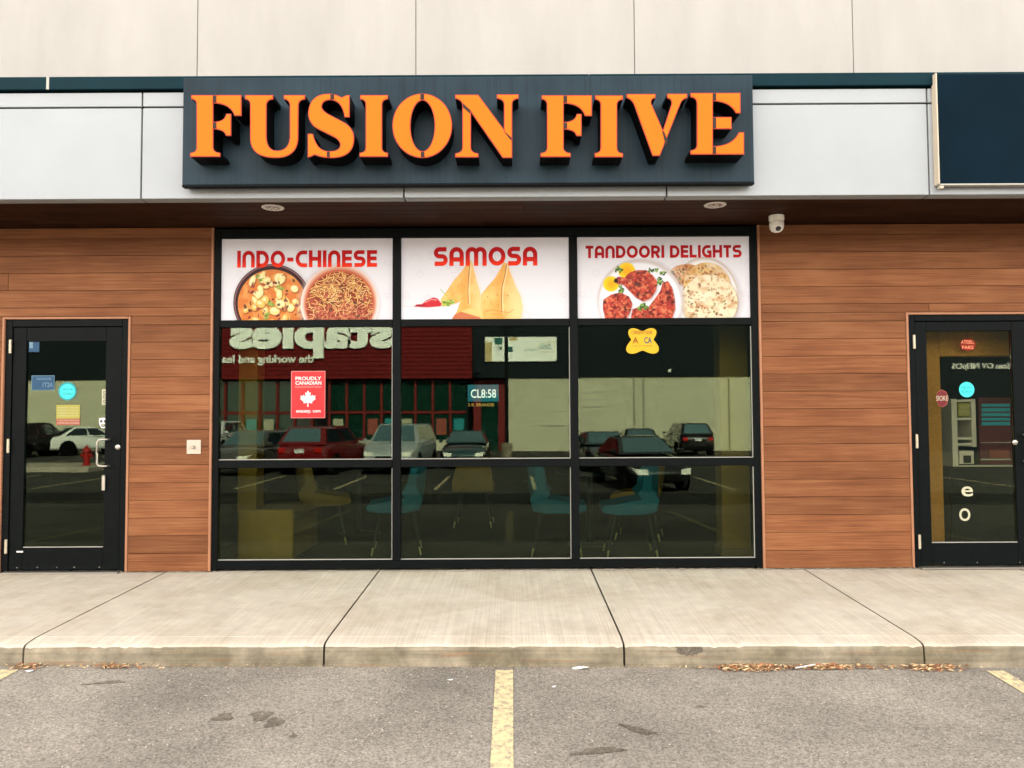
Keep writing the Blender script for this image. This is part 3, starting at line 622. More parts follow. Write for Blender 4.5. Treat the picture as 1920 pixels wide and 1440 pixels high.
        at_.data.foreach_set('color', c.ravel()); return link(name, me, m, parent, (ox, y, oz))

# stroke lettering with round arches
def arc(cx, cy, rx, ry, a0, a1, n=12): return [(cx + rx * math.cos(R(a0 + (a1 - a0) * k / n)), cy + ry * math.sin(R(a0 + (a1 - a0) * k / n))) for k in range(n + 1)]
GL = {
 'I': (0.24, [[(.12, 0), (.12, 1)]]), 'N': (.80, [[(.12, 0)] + arc(.40, .60, .28, .28, 180, 0) + [(.68, 0)]]),
 'D': (.82, [[(.12, 0), (.12, .88), (.36, .88)] + arc(.36, .5, .34, .38, 90, -90)[1:] + [(.12, .12)]]), 'O': (.94, [arc(.47, .5, .35, .38, 90, 450, 28)]),
 '-': (.48, [[(.04, .46), (.44, .46)]]), 'C': (.76, [[(.74, .88)] + arc(.46, .5, .34, .38, 90, 270) + [(.74, .12)]]),
 'H': (.80, [[(.12, 0), (.12, 1)], [(.68, 0), (.68, 1)], [(.20, .5), (.60, .5)]]), 'E': (.66, [[(.12, 0), (.12, 1)], [(.2, .88), (.65, .88)], [(.2, .5), (.62, .5)], [(.2, .12), (.65, .12)]]),
 'S': (.76, [[(.70, .88)] + arc(.32, .695, .20, .185, 90, 270) + arc(.45, .315, .20, .195, 90, -90) + [(.05, .12)]]),
 'A': (.80, [[(.12, 0)] + arc(.40, .60, .28, .28, 180, 0) + [(.68, 0)], [(.2, .34), (.6, .34)]]),
 'M': (1.16, [[(.12, 0)] + arc(.35, .65, .23, .23, 180, 0) + [(.58, 0)], [(.58, .55)] + arc(.81, .65, .23, .23, 180, 0) + [(1.04, 0)]]),
 'T': (.70, [[(.02, .88), (.68, .88)], [(.35, 0), (.35, .80)]]), 'L': (.62, [[(.12, 1), (.12, .12), (.6, .12)]]),
 'R': (.78, [[(.12, 0), (.12, .88), (.40, .88)] + arc(.40, .66, .25, .22, 90, -90)[1:] + [(.2, .44)], [(.40, .44), (.66, 0)]]),
 'G': (.82, [[(.74, .88)] + arc(.46, .5, .34, .38, 90, 270) + [(.70, .12), (.70, .46), (.45, .46)]]), ' ': (.30, [])}
def ribbon(pts, w, close=False):
    pts = [Vector(p) for p in pts]; L_, R_ = [], []
    n = len(pts)
    for i, p in enumerate(pts):
        a = (p - pts[i - 1]).normalized() if i else None; b = (pts[i + 1] - p).normalized() if i < n - 1 else None
        if close and i in (0, n - 1): a = (pts[-1] - pts[-2]).normalized(); b = (pts[1] - pts[0]).normalized()
        if a is None: a = b
        if b is None: b = a
        na, nb = Vector((-a.y, a.x)), Vector((-b.y, b.x)); m_ = (na + nb); m_ = m_.normalized() if m_.length > 1e-4 else na
        k = min(2.0, 1 / max(0.3, m_.dot(na))); L_.append(p + m_ * w / 2 * k); R_.append(p - m_ * w / 2 * k)
    return L_, R_
def lettering(s, x0, x1, z0, z1, y, m, parent, sw=0.235):
    tot = sum(GL[c][0] + 0.09 for c in s) - 0.09; k = (x1 - x0) / tot; x = x0; h = z1 - z0
    for c in s:
        wd_, strokes = GL[c]; vs, fs = [], []
        for si, st in enumerate(strokes):
            L_, R_ = ribbon(st, sw, c == 'O'); b0 = len(vs); n = len(L_); dy = -0.0005 * si
            for q in L_: vs.append((x + q.x * k, y + dy, z0 + q.y * h))
            for q in R_: vs.append((x + q.x * k, y + dy, z0 + q.y * h))
            fs += [(b0 + i, b0 + n + i, b0 + n + i + 1, b0 + i + 1) for i in range(n - 1)]
        if vs: raw('letter', vs, fs, m, parent)
        x += (wd_ + 0.09) * k
def gradient_ink(name, top, bot, emit):
    m, n, l, p = nodes_of(name); tc = n.new('ShaderNodeTexCoord'); sp = n.new('ShaderNodeSeparateXYZ'); rp = n.new('ShaderNodeValToRGB')
    l.new(tc.outputs['Generated'], sp.inputs[0]); l.new(sp.outputs[2], rp.inputs[0]); p.inputs['Roughness'].default_value = 0.5; p.inputs['Specular IOR Level'].default_value = 0.08
    rp.color_ramp.elements[0].position = 0.05; rp.color_ramp.elements[0].color = c4(tuple(x * ALB for x in bot)); rp.color_ramp.elements[1].position = 0.55; rp.color_ramp.elements[1].color = c4(tuple(x * ALB for x in top))
    l.new(rp.outputs[0], p.inputs['Base Color']); l.new(rp.outputs[0], p.inputs['Emission Color']); p.inputs['Emission Strength'].default_value = emit; return m
M['redink'] = gradient_ink('red_gradient_ink', (0.48, 0.006, 0.008), (0.85, 0.035, 0.008), BACK)
M['deepred'] = gradient_ink('deep_red_ink', (0.40, 0.006, 0.010), (0.52, 0.008, 0.010), BACK)

def poster(col, ubox, label, paint, words, ink, wbox):
    x = (cols[col][0] + 0.003, cols[col][1] - 0.003); z = (zr[2][0] + 0.003, zr[2][1] - 0.003)
    t = thing('food_poster', label, 'poster', ((x[0] + x[1]) / 2, 0.03, z[0]), 'food posters in the top lights')
    box('light_panel', x, (0.0225, 0.05), z, M['white'], t)
    a = Art(*ubox); a.doodles(); paint(a); a.sheet('printed_sheet', x, 0.0195, z, M['poster'], t)
    X = lambda u: x[0] + (u - ubox[0]) / (ubox[1] - ubox[0]) * (x[1] - x[0]); Z = lambda v: z[1] - (v - ubox[2]) / (ubox[3] - ubox[2]) * (z[1] - z[0])
    lettering(words, X(wbox[0]), X(wbox[1]), Z(wbox[3]), Z(wbox[2]), 0.0175, ink, t)
    return t, X, Z

def paint_indo(a):
    g = np.random.default_rng(11); cx, cy = 511, 566
    a.put(a.ell(cx + 3, cy + 4, 76, 76, soft=12), (176, 170, 178), 0.6)
    a.put(a.ell(cx, cy, 72.5), (66, 26, 30)); a.put(a.ell(cx, cy, 70.5) * (1 - a.ell(cx, cy, 69)), (150, 104, 104)); a.put(a.ell(cx, cy, 68), (52, 18, 18))
    food = a.ell(cx, cy + 2, 64); a.put(food, (214, 120, 52)); a.put(food * np.clip(a.noise(9, 2) * 2 - 0.8, 0, 1), (226, 156, 80))
    for k in range(46):
        t_, r_ = g.random() * 6.28, 60 * math.sqrt(g.random()); x, y = cx + r_ * math.cos(t_), cy + 2 + r_ * math.sin(t_); w, h, ro = 6 + 6 * g.random(), 4 + 4 * g.random(), g.random() * 3
        a.put(food * a.ell(x + 1, y + 1.8, w + 1, h + 1, ro, 1.5), (140, 62, 26), 0.8); a.put(food * a.ell(x, y, w, h, ro, 1.5), [(246, 206, 116), (248, 218, 140), (238, 190, 92), (250, 226, 160)][k % 4]); a.put(food * a.ell(x - 1, y - 1.5, w * 0.5, h * 0.4, ro, 2), (255, 240, 196), 0.7)
    for k in range(40):
        t_, r_ = g.random() * 6.28, 60 * math.sqrt(g.random()); x, y = cx + r_ * math.cos(t_), cy + 2 + r_ * math.sin(t_)
        a.put(food * a.ell(x, y, 2 + 3 * g.random(), 1 + 2 * g.random(), g.random() * 3, 1.2), [(120, 32, 34), (92, 30, 26), (150, 54, 50), (70, 36, 22)][k % 4], 0.9)
    for x, y in ((484, 515), (490, 522), (508, 566), (512, 572), (502, 588), (500, 594), (522, 535), (530, 540)):
        for j in range(5): a.put(food * a.ell(x + 6 * g.random() - 3, y + 5 * g.random() - 2, 3.2, 1.8, g.random() * 3, 0.8), [(130, 150, 62), (158, 176, 84), (84, 108, 40)][j % 3])
    cx, cy = 638, 569; a.put(a.ell(cx - 2, cy + 3, 77, 77, soft=10), (170, 150, 146), 0.5)
    a.put(a.ell(cx, cy, 73), (242, 228, 224)); a.put(a.ell(cx, cy - 2, 70, soft=6), (226, 176, 150)); a.put(a.ell(cx, cy, 66, soft=5), (196, 96, 60)); food = a.ell(cx, cy + 3, 63)
    a.put(food, (140, 54, 32)); a.put(food * np.clip(a.noise(12, 7) * 1.6 - 0.5, 0, 1), (186, 88, 66))
    for k in range(330):
        t_, r_ = g.random() * 6.28, 60 * math.sqrt(g.random()); x, y = cx + r_ * math.cos(t_), cy + 3 + r_ * math.sin(t_); rr = 8 + 22 * g.random(); a0 = g.random() * 6.28; s_ = 1 if g.random() < .5 else -1
        pts = [(x + rr * (math.cos(a0 + s_ * 0.16 * i) - math.cos(a0)), y + 0.8 * rr * (math.sin(a0 + s_ * 0.16 * i) - math.sin(a0))) for i in range(9)]
        low = y > cy + 2; colr = [(240, 190, 110), (246, 208, 136), (228, 164, 86), (236, 178, 104)] if not low else [(230, 158, 104), (214, 120, 88), (240, 186, 130), (198, 100, 74)]
        a.put(food * a.line([(p[0] + 0.8, p[1] + 1.1) for p in pts], 2.1), (120, 44, 26), 0.75); a.put(food * a.line(pts, 1.5), colr[k % 4])
    for k in range(34):
        t_, r_ = g.random() * 6.28, 56 * math.sqrt(g.random()); x, y = cx + r_ * math.cos(t_), cy + 6 + r_ * math.sin(t_)
        a.put(food * a.ell(x, y, 2 + 3 * g.random(), 1.3 + 1.6 * g.random(), g.random() * 3, 1), [(92, 34, 24), (126, 44, 38), (78, 60, 34), (170, 70, 60)][k % 4], 0.85)

def paint_samosa(a):
    g = np.random.default_rng(4)
    def samosa(pts, ridge, dark):
        m = a.poly(pts); a.put(a.poly([(x + 4, y + 3) for x, y in pts], 9), (238, 214, 190), 0.6); a.put(m, (238, 178, 92)); a.put(m * np.clip(a.noise(16, dark) * 1.5 - 0.35, 0, 1), (246, 200, 120)); a.put(m * np.clip(a.noise(6, dark + 1) * 1.6 - 0.9, 0, 1), (222, 150, 66), 0.7)
        rx = np.interp(a.V, [p[1] for p in ridge], [p[0] for p in ridge]); a.put(m * np.clip((a.U - rx) / 26, 0, 1), (252, 220, 158), 0.75); a.put(m * np.clip(1 - np.abs(a.U - rx + 7) / 9, 0, 1), (228, 152, 58), 0.45)
        a.put(m * a.line([(x + 2.0, y) for x, y in ridge], 2.6, 2.2), (255, 226, 168), 0.8); a.put(m * a.line(ridge, 1.5, 0.9), (150, 76, 30), 0.9)
    p1 = [(878, 489), (885, 490), (888, 505), (893, 525), (899, 545), (906, 570), (908, 600), (832, 600), (826, 562), (838, 545), (850, 527), (868, 506)]
    p2 = [(944, 493), (952, 494), (957, 512), (966, 535), (976, 556), (980, 578), (976, 600), (903, 600), (901, 575), (903, 552), (914, 538), (928, 522), (938, 505)]
    samosa(p1, [(881, 492), (879, 520), (877, 548), (878, 570)], 21); samosa(p2, [(950, 496), (947, 516), (941, 540), (940, 566), (941, 587)], 31)
    a.put(a.poly([(862, 586), (880, 578), (905, 588), (906, 600), (850, 600)]), (248, 206, 128), 0.8); a.put(a.line([(941, 586), (925, 582), (912, 584)], 1.2), (180, 100, 44), 0.7); a.put(a.line([(941, 586), (955, 587), (962, 582)], 1.2), (180, 100, 44), 0.7)
    for x, y in ((914, 558), (932, 554), (934, 572), (952, 555)): a.put(a.ell(x, y, 1.3), (150, 96, 50), 0.8)
    a.put(a.poly([(850, 592), (864, 585), (900, 596), (902, 600), (840, 600)]), (196, 84, 60), 0.8)
    a.put(a.poly([(752, 575), (800, 577), (840, 575), (862, 567), (856, 585), (846, 600), (752, 600)], 1.2), (236, 234, 240)); a.put(a.line([(756, 575), (800, 577), (838, 575), (862, 568)], 1.4, 1.4), (206, 198, 206), 0.8)
    a.put(a.poly([(774, 575), (790, 571), (800, 563), (812, 558), (820, 560), (828, 570), (826, 575), (800, 577)], 1.2), (206, 40, 52)); a.put(a.line([(798, 567), (808, 562), (818, 563)], 1.6, 1.2), (250, 170, 170), 0.8); a.put(a.ell(788, 573, 10, 2.4), (170, 22, 36))
    for k in range(26):
        x, y = 830 + 20 * g.random(), 562 + 12 * g.random(); a.put(a.ell(x, y, 3.4, 1.2, -0.6 + g.random(), 0.8), [(120, 160, 50), (164, 196, 84), (90, 128, 40), (190, 214, 120)][k % 4])
    a.put(a.line([(826, 543), (832, 550), (838, 555)], 1.4), (150, 186, 60)); a.put(a.line([(848, 563), (856, 558), (860, 556)], 1.2), (160, 196, 80))

def paint_tandoori(a):
    g = np.random.default_rng(8); cx, cy = 1318, 560
    a.put(a.ell(cx + 2, cy + 3, 68, 76, soft=9), (178, 170, 170), 0.5); a.put(a.ell(cx, cy, 63, 79), (244, 240, 240)); a.put(a.ell(cx, cy, 63, 79) * (1 - a.ell(cx, cy + 4, 60, 77, soft=4)), (196, 176, 164), 0.8)
    def bread(x, y, rx, ry, tone):
        m = a.ell(x, y, rx, ry); a.put(a.ell(x + 1, y + 2, rx + 1.5, ry + 1.5, soft=3), (150, 112, 78), 0.6); a.put(m, tone); a.put(m * np.clip(a.noise(7, int(x)) * 2 - 1.1, 0, 1), (188, 126, 62), 0.85); a.put(m * np.clip(a.noise(11, int(x) + 1) * 2 - 1.0, 0, 1), (250, 238, 214), 0.6); a.put(m * np.clip(a.noise(4, int(x) + 2) * 3 - 2.0, 0, 1), (140, 84, 44), 0.7)
        for k in range(46):
            t_, r_ = g.random() * 6.28, 0.9 * math.sqrt(g.random()); a.put(m * a.ell(x + rx * r_ * math.cos(t_), y + ry * r_ * math.sin(t_), 1.2 + 2.6 * g.random(), 1 + 1.8 * g.random(), g.random() * 3, 1.2), [(150, 88, 48), (118, 64, 36), (176, 112, 60), (128, 128, 60)][k % 4], 0.85)
    bread(1285, 515, 32, 20, (206, 140, 84)); bread(1322, 540, 44, 48, (226, 186, 122)); bread(1326, 567, 52, 52, (240, 222, 184))
    cx, cy = 1198, 563; a.put(a.ell(cx + 3, cy + 3, 81, 81, soft=9), (170, 164, 170), 0.55); a.put(a.ell(cx, cy, 78), (242, 240, 246)); a.put(a.ell(cx, cy, 78) * (1 - a.ell(cx, cy + 4, 75, soft=5)), (204, 190, 182), 0.85); plate = a.ell(cx, cy, 77)
    for x, y, r_ in ((1174, 507, 16), (1145, 532, 15)): a.put(a.ell(x, y, r_), (240, 214, 90)); a.put(a.ell(x, y, r_ - 1.5), (252, 206, 20)); a.put(a.ell(x + 1, y + 1, r_ - 7, soft=6), (246, 176, 0))
    def meat(pts, seed):
        m = a.poly(pts, 1.2); a.put(a.poly([(x + 2, y + 3) for x, y in pts], 5), (120, 60, 50), 0.5); a.put(m, (176, 50, 38)); a.put(m * np.clip(a.noise(8, seed) * 2.2 - 0.9, 0, 1), (224, 98, 66), 0.9); a.put(m * np.clip(a.noise(3.4, seed + 1) * 2.6 - 1.3, 0, 1), (240, 140, 96), 0.75); a.put(m * np.clip(a.noise(4.6, seed + 2) * 3 - 1.7, 0, 1), (70, 14, 18), 0.9); a.put(m * np.clip(a.noise(2.2, seed + 3) * 3 - 2.0, 0, 1), (40, 8, 12), 0.8)
    meat([(1130, 562), (1145, 552), (1162, 548), (1178, 556), (1184, 570), (1180, 586), (1172, 600), (1134, 600), (1129, 580)], 40)
    meat([(1180, 600), (1184, 580), (1198, 575), (1214, 575), (1226, 560), (1236, 545), (1240, 530), (1250, 527), (1258, 540), (1262, 560), (1263, 580), (1256, 600)], 50)
    meat([(1152, 524), (1158, 518), (1170, 520), (1180, 510), (1192, 506), (1210, 506), (1222, 516), (1231, 528), (1228, 545), (1218, 560), (1204, 566), (1190, 558), (1178, 545), (1168, 534), (1156, 532)], 60)
    a.put(a.ell(1194, 533, 8, 5, 0.4, 3), (36, 8, 14), 0.8); a.put(a.ell(1154, 526, 4, 4.5, 0, 2), (40, 12, 14))
    for x, y in ((1158, 507), (1162, 504), (1218, 505), (1226, 508), (1240, 512), (1235, 524), (1236, 530), (1162, 540), (1164, 546), (1203, 574), (1208, 577), (1199, 579)):
        for j in range(7): a.put(a.ell(x + 9 * g.random() - 4, y + 8 * g.random() - 4, 3.0, 1.7, g.random() * 3, 0.8), [(74, 110, 40), (120, 160, 70), (56, 84, 34), (164, 190, 110)][j % 4])
poster(0, (416, 737, 446, 599), 'backlit poster with two bowls of curry and noodles in the leftmost top light', paint_indo, 'INDO-CHINESE', M['redink'], (445, 708, 468, 500))
poster(1, (752, 1067, 446, 599), 'backlit poster with two golden samosas in the middle top light', paint_samosa, 'SAMOSA', M['redink'], (813, 1008, 463, 499))
poster(2, (1083, 1401, 443, 597), 'backlit poster with red chicken and flatbread plates in the right top light', paint_tandoori, 'TANDOORI DELIGHTS', M['deepred'], (1098, 1387, 459, 483))

# ------------------------------------------------------------------ stickers and signs on the glass
YS = GY - 0.0018
def sheet_on_glass(name, u0, v0, u1, v1, m, parent, y=YS, th=0.0012, bev=0.0):
    p, q = at(u0, v1, y), at(u1, v0, y); return box(name, (p.x, q.x), (y - th, y), (p.z, q.z), m, parent, bev)
def gtext(s, u0, v0, u1, v1, m, parent, y=YS - 0.0013, bold=0.0, **k):
    p, q = at(u0, v1, y), at(u1, v0, y); return text('lettering', s, q.x - p.x, q.z - p.z, m, parent, ((p.x + q.x) / 2, y, (p.z + q.z) / 2), 0.0008, bold, **k)
def gdisc(name, u, v, ru, rv, m, parent, y=YS, th=0.0012, n=40):
    c = at(u, v, y); k = (y - CAM.y) / FPX; return art(name, [ellipse(0, 0, ru * k, rv * k, n)], th, m, parent, (c.x, y, c.z))
def on_glass(name, label, cat, u, v): c = at(u, v, YS); return thing(name, label, cat, (c.x, YS, c.z))
t = on_glass('leaf_poster', 'red poster with a white maple leaf stuck inside the left middle pane', 'poster', 577, 783)
sheet_on_glass('border', 545.5, 695.5, 610, 784, M['pinkink'], t); sheet_on_glass('red_field', 546.5, 696.5, 609, 783, M['redsheet'], t, YS - 0.0014)
gtext('PROUDLY', 554, 706, 602.5, 713, M['whiteink'], t, YS - 0.0028, 0.02); gtext('CANADIAN', 554, 714.5, 602.5, 721.5, M['whiteink'], t, YS - 0.0028, 0.02)
gtext('ROAAOVEIOTISOH', 553.5, 723.5, 603, 727.5, M['pinkink'], t, YS - 0.0028, 0.01); gtext('enauasy. com', 555, 769, 601, 775.5, M['whiteink'], t, YS - 0.0028, 0.015)
half = [(0, 1.0), (.13, .72), (.2, .69), (.33, .76), (.26, .30), (.32, .27), (.53, .5), (.58, .36), (.64, .34), (.88, .39), (.80, .13), (.82, .07), (.92, .02), (.49, -.33), (.48, -.39), (.52, -.52), (.10, -.44), (.05, -.48), (.07, -.9)]
k = 16.2 * (YS - CAM.y) / FPX; c = at(577.5, 748, YS)
art('maple_leaf', [[(x * k, y * k) for x, y in half] + [(-x * k, y * k) for x, y in reversed(half[1:])]], 0.0008, M['whiteink'], t, (c.x, YS - 0.0028, c.z))
t = on_glass('yellow_sticker', 'yellow four-lobed sticker near the top of the right middle pane', 'sticker', 1204, 664)
k = (YS - CAM.y) / FPX; c = at(1204.5, 638, YS); pts = []
for i in range(72):
    a = 2 * math.pi * i / 72; r_ = 28.6 - 7.2 * math.cos(4 * a); r_ *= 1.0 + 0.06 * (-math.sin(a)); pts.append((r_ * math.cos(a) * (1.06 if math.sin(a) < 0 else 0.98) * k, r_ * math.sin(a) * 0.86 * k))
art('backing', [pts], 0.0012, M['yellowsticker'], t, (c.x, YS, c.z))
gtext('ORIENTEIIR', 1184, 620, 1224, 627, M['brownink'], t, bold=0.01); gtext('A', 1186, 632, 1197, 644, M['brownink'], t, bold=0.03); gtext('CA', 1208, 632, 1222, 644, M['bluecard'], t, bold=0.02); gtext('HAJ ET THEHIR', 1186, 647.5, 1224, 650.5, M['darkink'], t)
# lit clock sign hanging inside
t = thing('clock_sign', 'small blue lit sign with white digits hanging inside the middle pane', 'sign', at(908, 762, 0.09))
M['ledblue'] = mat('blue_led_field', (0.05, 0.16, 0.26), 0.6, col2=(0.02, 0.30, 0.45), scale=160, emit=(0.06, 0.30, 0.50), estr=0.35 / 2 ** EXPO); M['ledwhite'] = mat('lit_digits', (0.8, 0.8, 0.8), 0.5, emit=(1, 0.95, 0.98), estr=2.2 / 2 ** EXPO)
M['ledorange'] = mat('orange_led', (0.6, 0.3, 0.1), 0.5, emit=(1, 0.5, 0.12), estr=1.1 / 2 ** EXPO)
p, q = at(877, 753, 0.09), at(935, 721, 0.09); box('case', (p.x, q.x), (0.09, 0.12), (p.z, q.z), M['ledblue'], t, 0.002)
gtext('CL8:58', 883, 730, 930, 746, M['ledwhite'], t, 0.0893, 0.004); gtext('S R. BRANDEI', 878, 756, 926, 762, M['ledorange'], t, 0.0893)
for u in (884, 928): tube('hanging_wire', [at(u, 721, 0.105), at(u, 613, 0.105)], 0.0012, M['legm'], t, 5)
# left door
t = on_glass('cyan_sticker', 'round cyan sticker with teal ring on the left door glass', 'sticker', 126, 748)
gdisc('ring', 126.5, 733.5, 17.2, 17.2, M['tealink'], t); gdisc('disc', 126.5, 734, 14, 14, M['cyan'], t, YS - 0.0014)
gtext('AIN CVR', 117, 727.5, 137, 733, M['tealink'], t, YS - 0.0027, 0.01); gtext('GOAAU', 117.5, 735, 136.5, 741, M['tealink'], t, YS - 0.0027, 0.01)
t = on_glass('blue_card', 'faded blue card stuck high on the left door glass', 'sticker', 80, 732)
sheet_on_glass('border', 59, 704, 102.5, 732, M['paleink'], t); sheet_on_glass('card', 60, 705, 101.5, 731, M['bluecard'], t, YS - 0.0014); gtext('1T2A', 80, 717, 99, 726, M['paleink'], t, YS - 0.0027, 0.01); gtext('NARNIONE', 69, 708, 96, 713, M['paleink'], t, YS - 0.0027)
t = on_glass('corner_card', 'tiny dark blue card in the top corner of the left door glass', 'sticker', 64, 660)
sheet_on_glass('card', 54, 640, 74, 660, M['bluecard'], t); sheet_on_glass('patch', 55, 641, 62, 653, M['paleink'], t, YS - 0.0014)
t = on_glass('door_notice', 'yellow notice with a red lower band on the left door glass', 'notice', 128, 797)
sheet_on_glass('yellow_field', 105.5, 759, 150, 785, M['yellowcard'], t); sheet_on_glass('red_band', 105.5, 785, 150, 797, M['rednotice'], t)
for v in (763, 768, 773, 778): gtext('INOIMNEN A IS NLR OIA', 108, v, 147, v + 3, M['creamcard'], t)
gtext('CIOIEAVEIUUI', 108, 787, 148, 789.5, M['creamcard'], t); gtext('HTIE OI HLIIINI', 108, 791.5, 148, 795, M['creamcard'], t)
t = on_glass('strip_sticker', 'narrow cream strip sticker at the right edge of the left door glass', 'sticker', 196, 759)
sheet_on_glass('strip', 191, 730, 201.5, 759, M['creamcard'], t)
for v in (733, 741, 750): sheet_on_glass('symbol', 194, v, 199.5, v + 6, M['darkink'], t, YS - 0.0014); sheet_on_glass('symbol', 195.2, v + 1.2, 198.3, v + 4.8, M['creamcard'], t, YS - 0.0027)
t = on_glass('shield_sticker', 'white shield-shaped sticker with dark rings on the left door glass above the handle', 'sticker', 193.5, 802)
c = at(193.5, 793, YS); k = (YS - CAM.y) / FPX
art('shield', [[(x * k, y * k) for x, y in ((-7, 9), (0, 10), (7, 9), (8, 4), (6.5, -4), (3.5, -9), (0, -10), (-3.5, -9), (-6.5, -4), (-8, 4))]], 0.0012, M['whiteink'], t, (c.x, YS, c.z))
for du in (-3.6, 3.6): gdisc('ring', 193.5 + du, 790, 2.4, 2.6, M['darkink'], t, YS - 0.0014, n=16)
gdisc('ring', 193.5, 797.5, 4.2, 3.0, M['darkink'], t, YS - 0.0014, n=16); gdisc('ring_core', 193.5, 797, 2.4, 1.6, M['creamcard'], t, YS - 0.0028, n=16)
# right door
t = on_glass('plain_cyan_sticker', 'round bright cyan sticker without a ring on the right door glass', 'sticker', 1812, 745)
gdisc('disc', 1812.5, 730.5, 14.2, 14.4, M['cyan'], t); gtext('HEOW', 1803, 724, 1822, 729.5, M['tealink'], t); gtext('ISDACH', 1803, 731.5, 1823, 737, M['tealink'], t)
t = on_glass('red_oval_sticker', 'dark red oval sticker with pale lettering on the right door glass', 'sticker', 1766, 763)
M['maroon'] = mat('maroon_sticker', (0.16, 0.012, 0.016), 0.5)
gdisc('rim', 1766.5, 747, 12, 16.8, M['rednotice'], t, n=8); gdisc('oval', 1766.5, 747, 11.2, 15.8, M['maroon'], t, YS - 0.0014, n=8); gtext('SIOKE', 1755.5, 742, 1777.5, 751.5, M['creamcard'], t, YS - 0.0027)
t = on_glass('white_letter', 'white letter e on the lower right door glass', 'lettering', 1814, 931); gtext('e', 1803, 912, 1824, 931, M['creamcard'], t, YS, 0.012)
t = on_glass('white_letter', 'white letter o below the letter e on the right door glass', 'lettering', 1809, 977); gtext('o', 1799, 953, 1819, 977, M['creamcard'], t, YS, 0.0)
M['neon'] = mat('red_neon', (0.9, 0.2, 0.1), 0.5, emit=(1, 0.32, 0.2), estr=2.0 / 2 ** EXPO); M['neonfield'] = mat('red_sign_field', (0.35, 0.02, 0.01), 0.5, emit=(0.5, 0.03, 0.01), estr=0.6 / 2 ** EXPO)
t = thing('neon_sign', 'small lit red sign hanging high inside the right door', 'sign', at(1813, 657, 0.25)); c = at(1813.5, 646.5, 0.25); k = 6.95 / FPX
art('field', [ellipse(0, 0, 14 * k, 11.5 * k, 24)], 0.02, M['neonfield'], t, (c.x, 0.25, c.z)); gtext('ATEIEL;', 1802, 638, 1826, 645.5, M['neon'], t, 0.2295); gtext('PARS', 1804, 648, 1825, 654.5, M['neon'], t, 0.2295)
tube('hanging_wire', [(c.x, 0.24, c.z + 11.5 * k), (c.x, 0.24, 3.09)], 0.0015, M['legm'], t, 5)
# ------------------------------------------------------------------ inside the restaurant
def chair(label, fab, x, y, rot, group='tub chairs inside the restaurant', cat='chair'):
    t = thing('tub_chair', label, cat, (0, 0, 0), group)
    # local: seat faces +x
    prof = [(0.27, 0.425), (0.285, 0.455), (0.27, 0.49), (0.20, 0.50), (0.02, 0.485), (-0.10, 0.50), (-0.17, 0.56), (-0.22, 0.68), (-0.25, 0.84), (-0.275, 0.845), (-0.29, 0.83), (-0.275, 0.66), (-0.25, 0.50), (-0.22, 0.43), (-0.10, 0.405), (0.15, 0.405)]
    vs, fs = [], []; ws = [-0.25, -0.24, -0.20, -0.1, 0, 0.1, 0.20, 0.24, 0.25]; n = len(prof)
    cxm, czm = 0.0, 0.47
    for i, w_ in enumerate(ws):
        s_ = 0.90 if i in (0, 8) else 1.0; lift = 0.05 * (abs(w_) / 0.25) ** 2.5
        for px, pz in prof:
            wx = w_ * (1 - 0.25 * max(0, (pz - 0.55)) / 0.3)
            vs.append((cxm + (px - cxm) * s_ + (0.10 * (abs(w_) / 0.25) ** 2 if pz > 0.52 else 0), wx, czm + (pz - czm) * s_ + (lift if 0.44 < pz < 0.62 and px < 0.2 else 0)))
    for i in range(len(ws) - 1):
        for j in range(n): fs.append((i * n + j, i * n + (j + 1) % n, (i + 1) * n + (j + 1) % n, (i + 1) * n + j))
    fs += [tuple(range(n))[::-1], tuple(range((len(ws) - 1) * n, len(ws) * n))]
    raw('shell', vs, fs, fab, t, (0, 0, 0), smooth=45)
    for sx, sy in ((1, 1), (1, -1), (-1, 1), (-1, -1)):
        a, b = Vector((0.15 * sx, 0.15 * sy, 0.42)), Vector((0.235 * sx, 0.225 * sy, 0.0)); c = a.lerp(b, 0.82)
        l_ = tube('leg', [a, c], 0.011, M['legm'], t, 8, (0, 0, 0), [0.014, 0.010]); tube('leg_tip', [c, b], 0.01, M['tip'], l_, 8, (0, 0, 0), [0.0105, 0.0075])
    t.location = (x, y, 0.021); t.rotation_euler = (0, 0, R(rot)); return t
chair('teal tub chair facing left behind the left mullion', M['tealfab'], -1.14, 0.95, 186)
chair('teal tub chair facing right beside the right mullion', M['tealfab'], 0.43, 0.85, -4)
chair('teal tub chair facing left in the right lower pane', M['tealfab'], 1.12, 0.72, 178)
chair('tan tub chair seen from behind in the middle lower pane', M['tanfab'], -0.47, 2.75, 88)
chair('tan tub chair facing right in the left lower pane', M['tanfab'], -2.02, 1.55, 14)
chair('orange tub chair behind the rightmost teal chair', M['orangefab'], 1.38, 1.75, 165)
for lab, x, y in (('round dark table between the teal chairs on the right', 0.80, 1.35), ('round dark table behind the left teal chair', -1.75, 2.1)):
    t = thing('cafe_table', lab, 'table', (x, y, 0.021), 'restaurant tables')
    lathe('table_top', [(0.33, 0.0), (0.35, 0.008), (0.35, 0.022), (0.34, 0.03)], M['darkwall'], t, (x, y, 0.745), seg=36)
    lathe('stem', [(0.035, 0.0), (0.03, 0.02), (0.03, 0.70), (0.06, 0.72)], M['legm'], t, (x, y, 0.0415), seg=14); lathe('base', [(0.24, 0.0), (0.24, 0.012), (0.05, 0.02)], M['legm'], t, (x, y, 0.0212), seg=28)
t = thing('bench_end', 'orange laminate bench end low in the left corner of the window', 'bench', (-2.25, 0.7, 0.021))
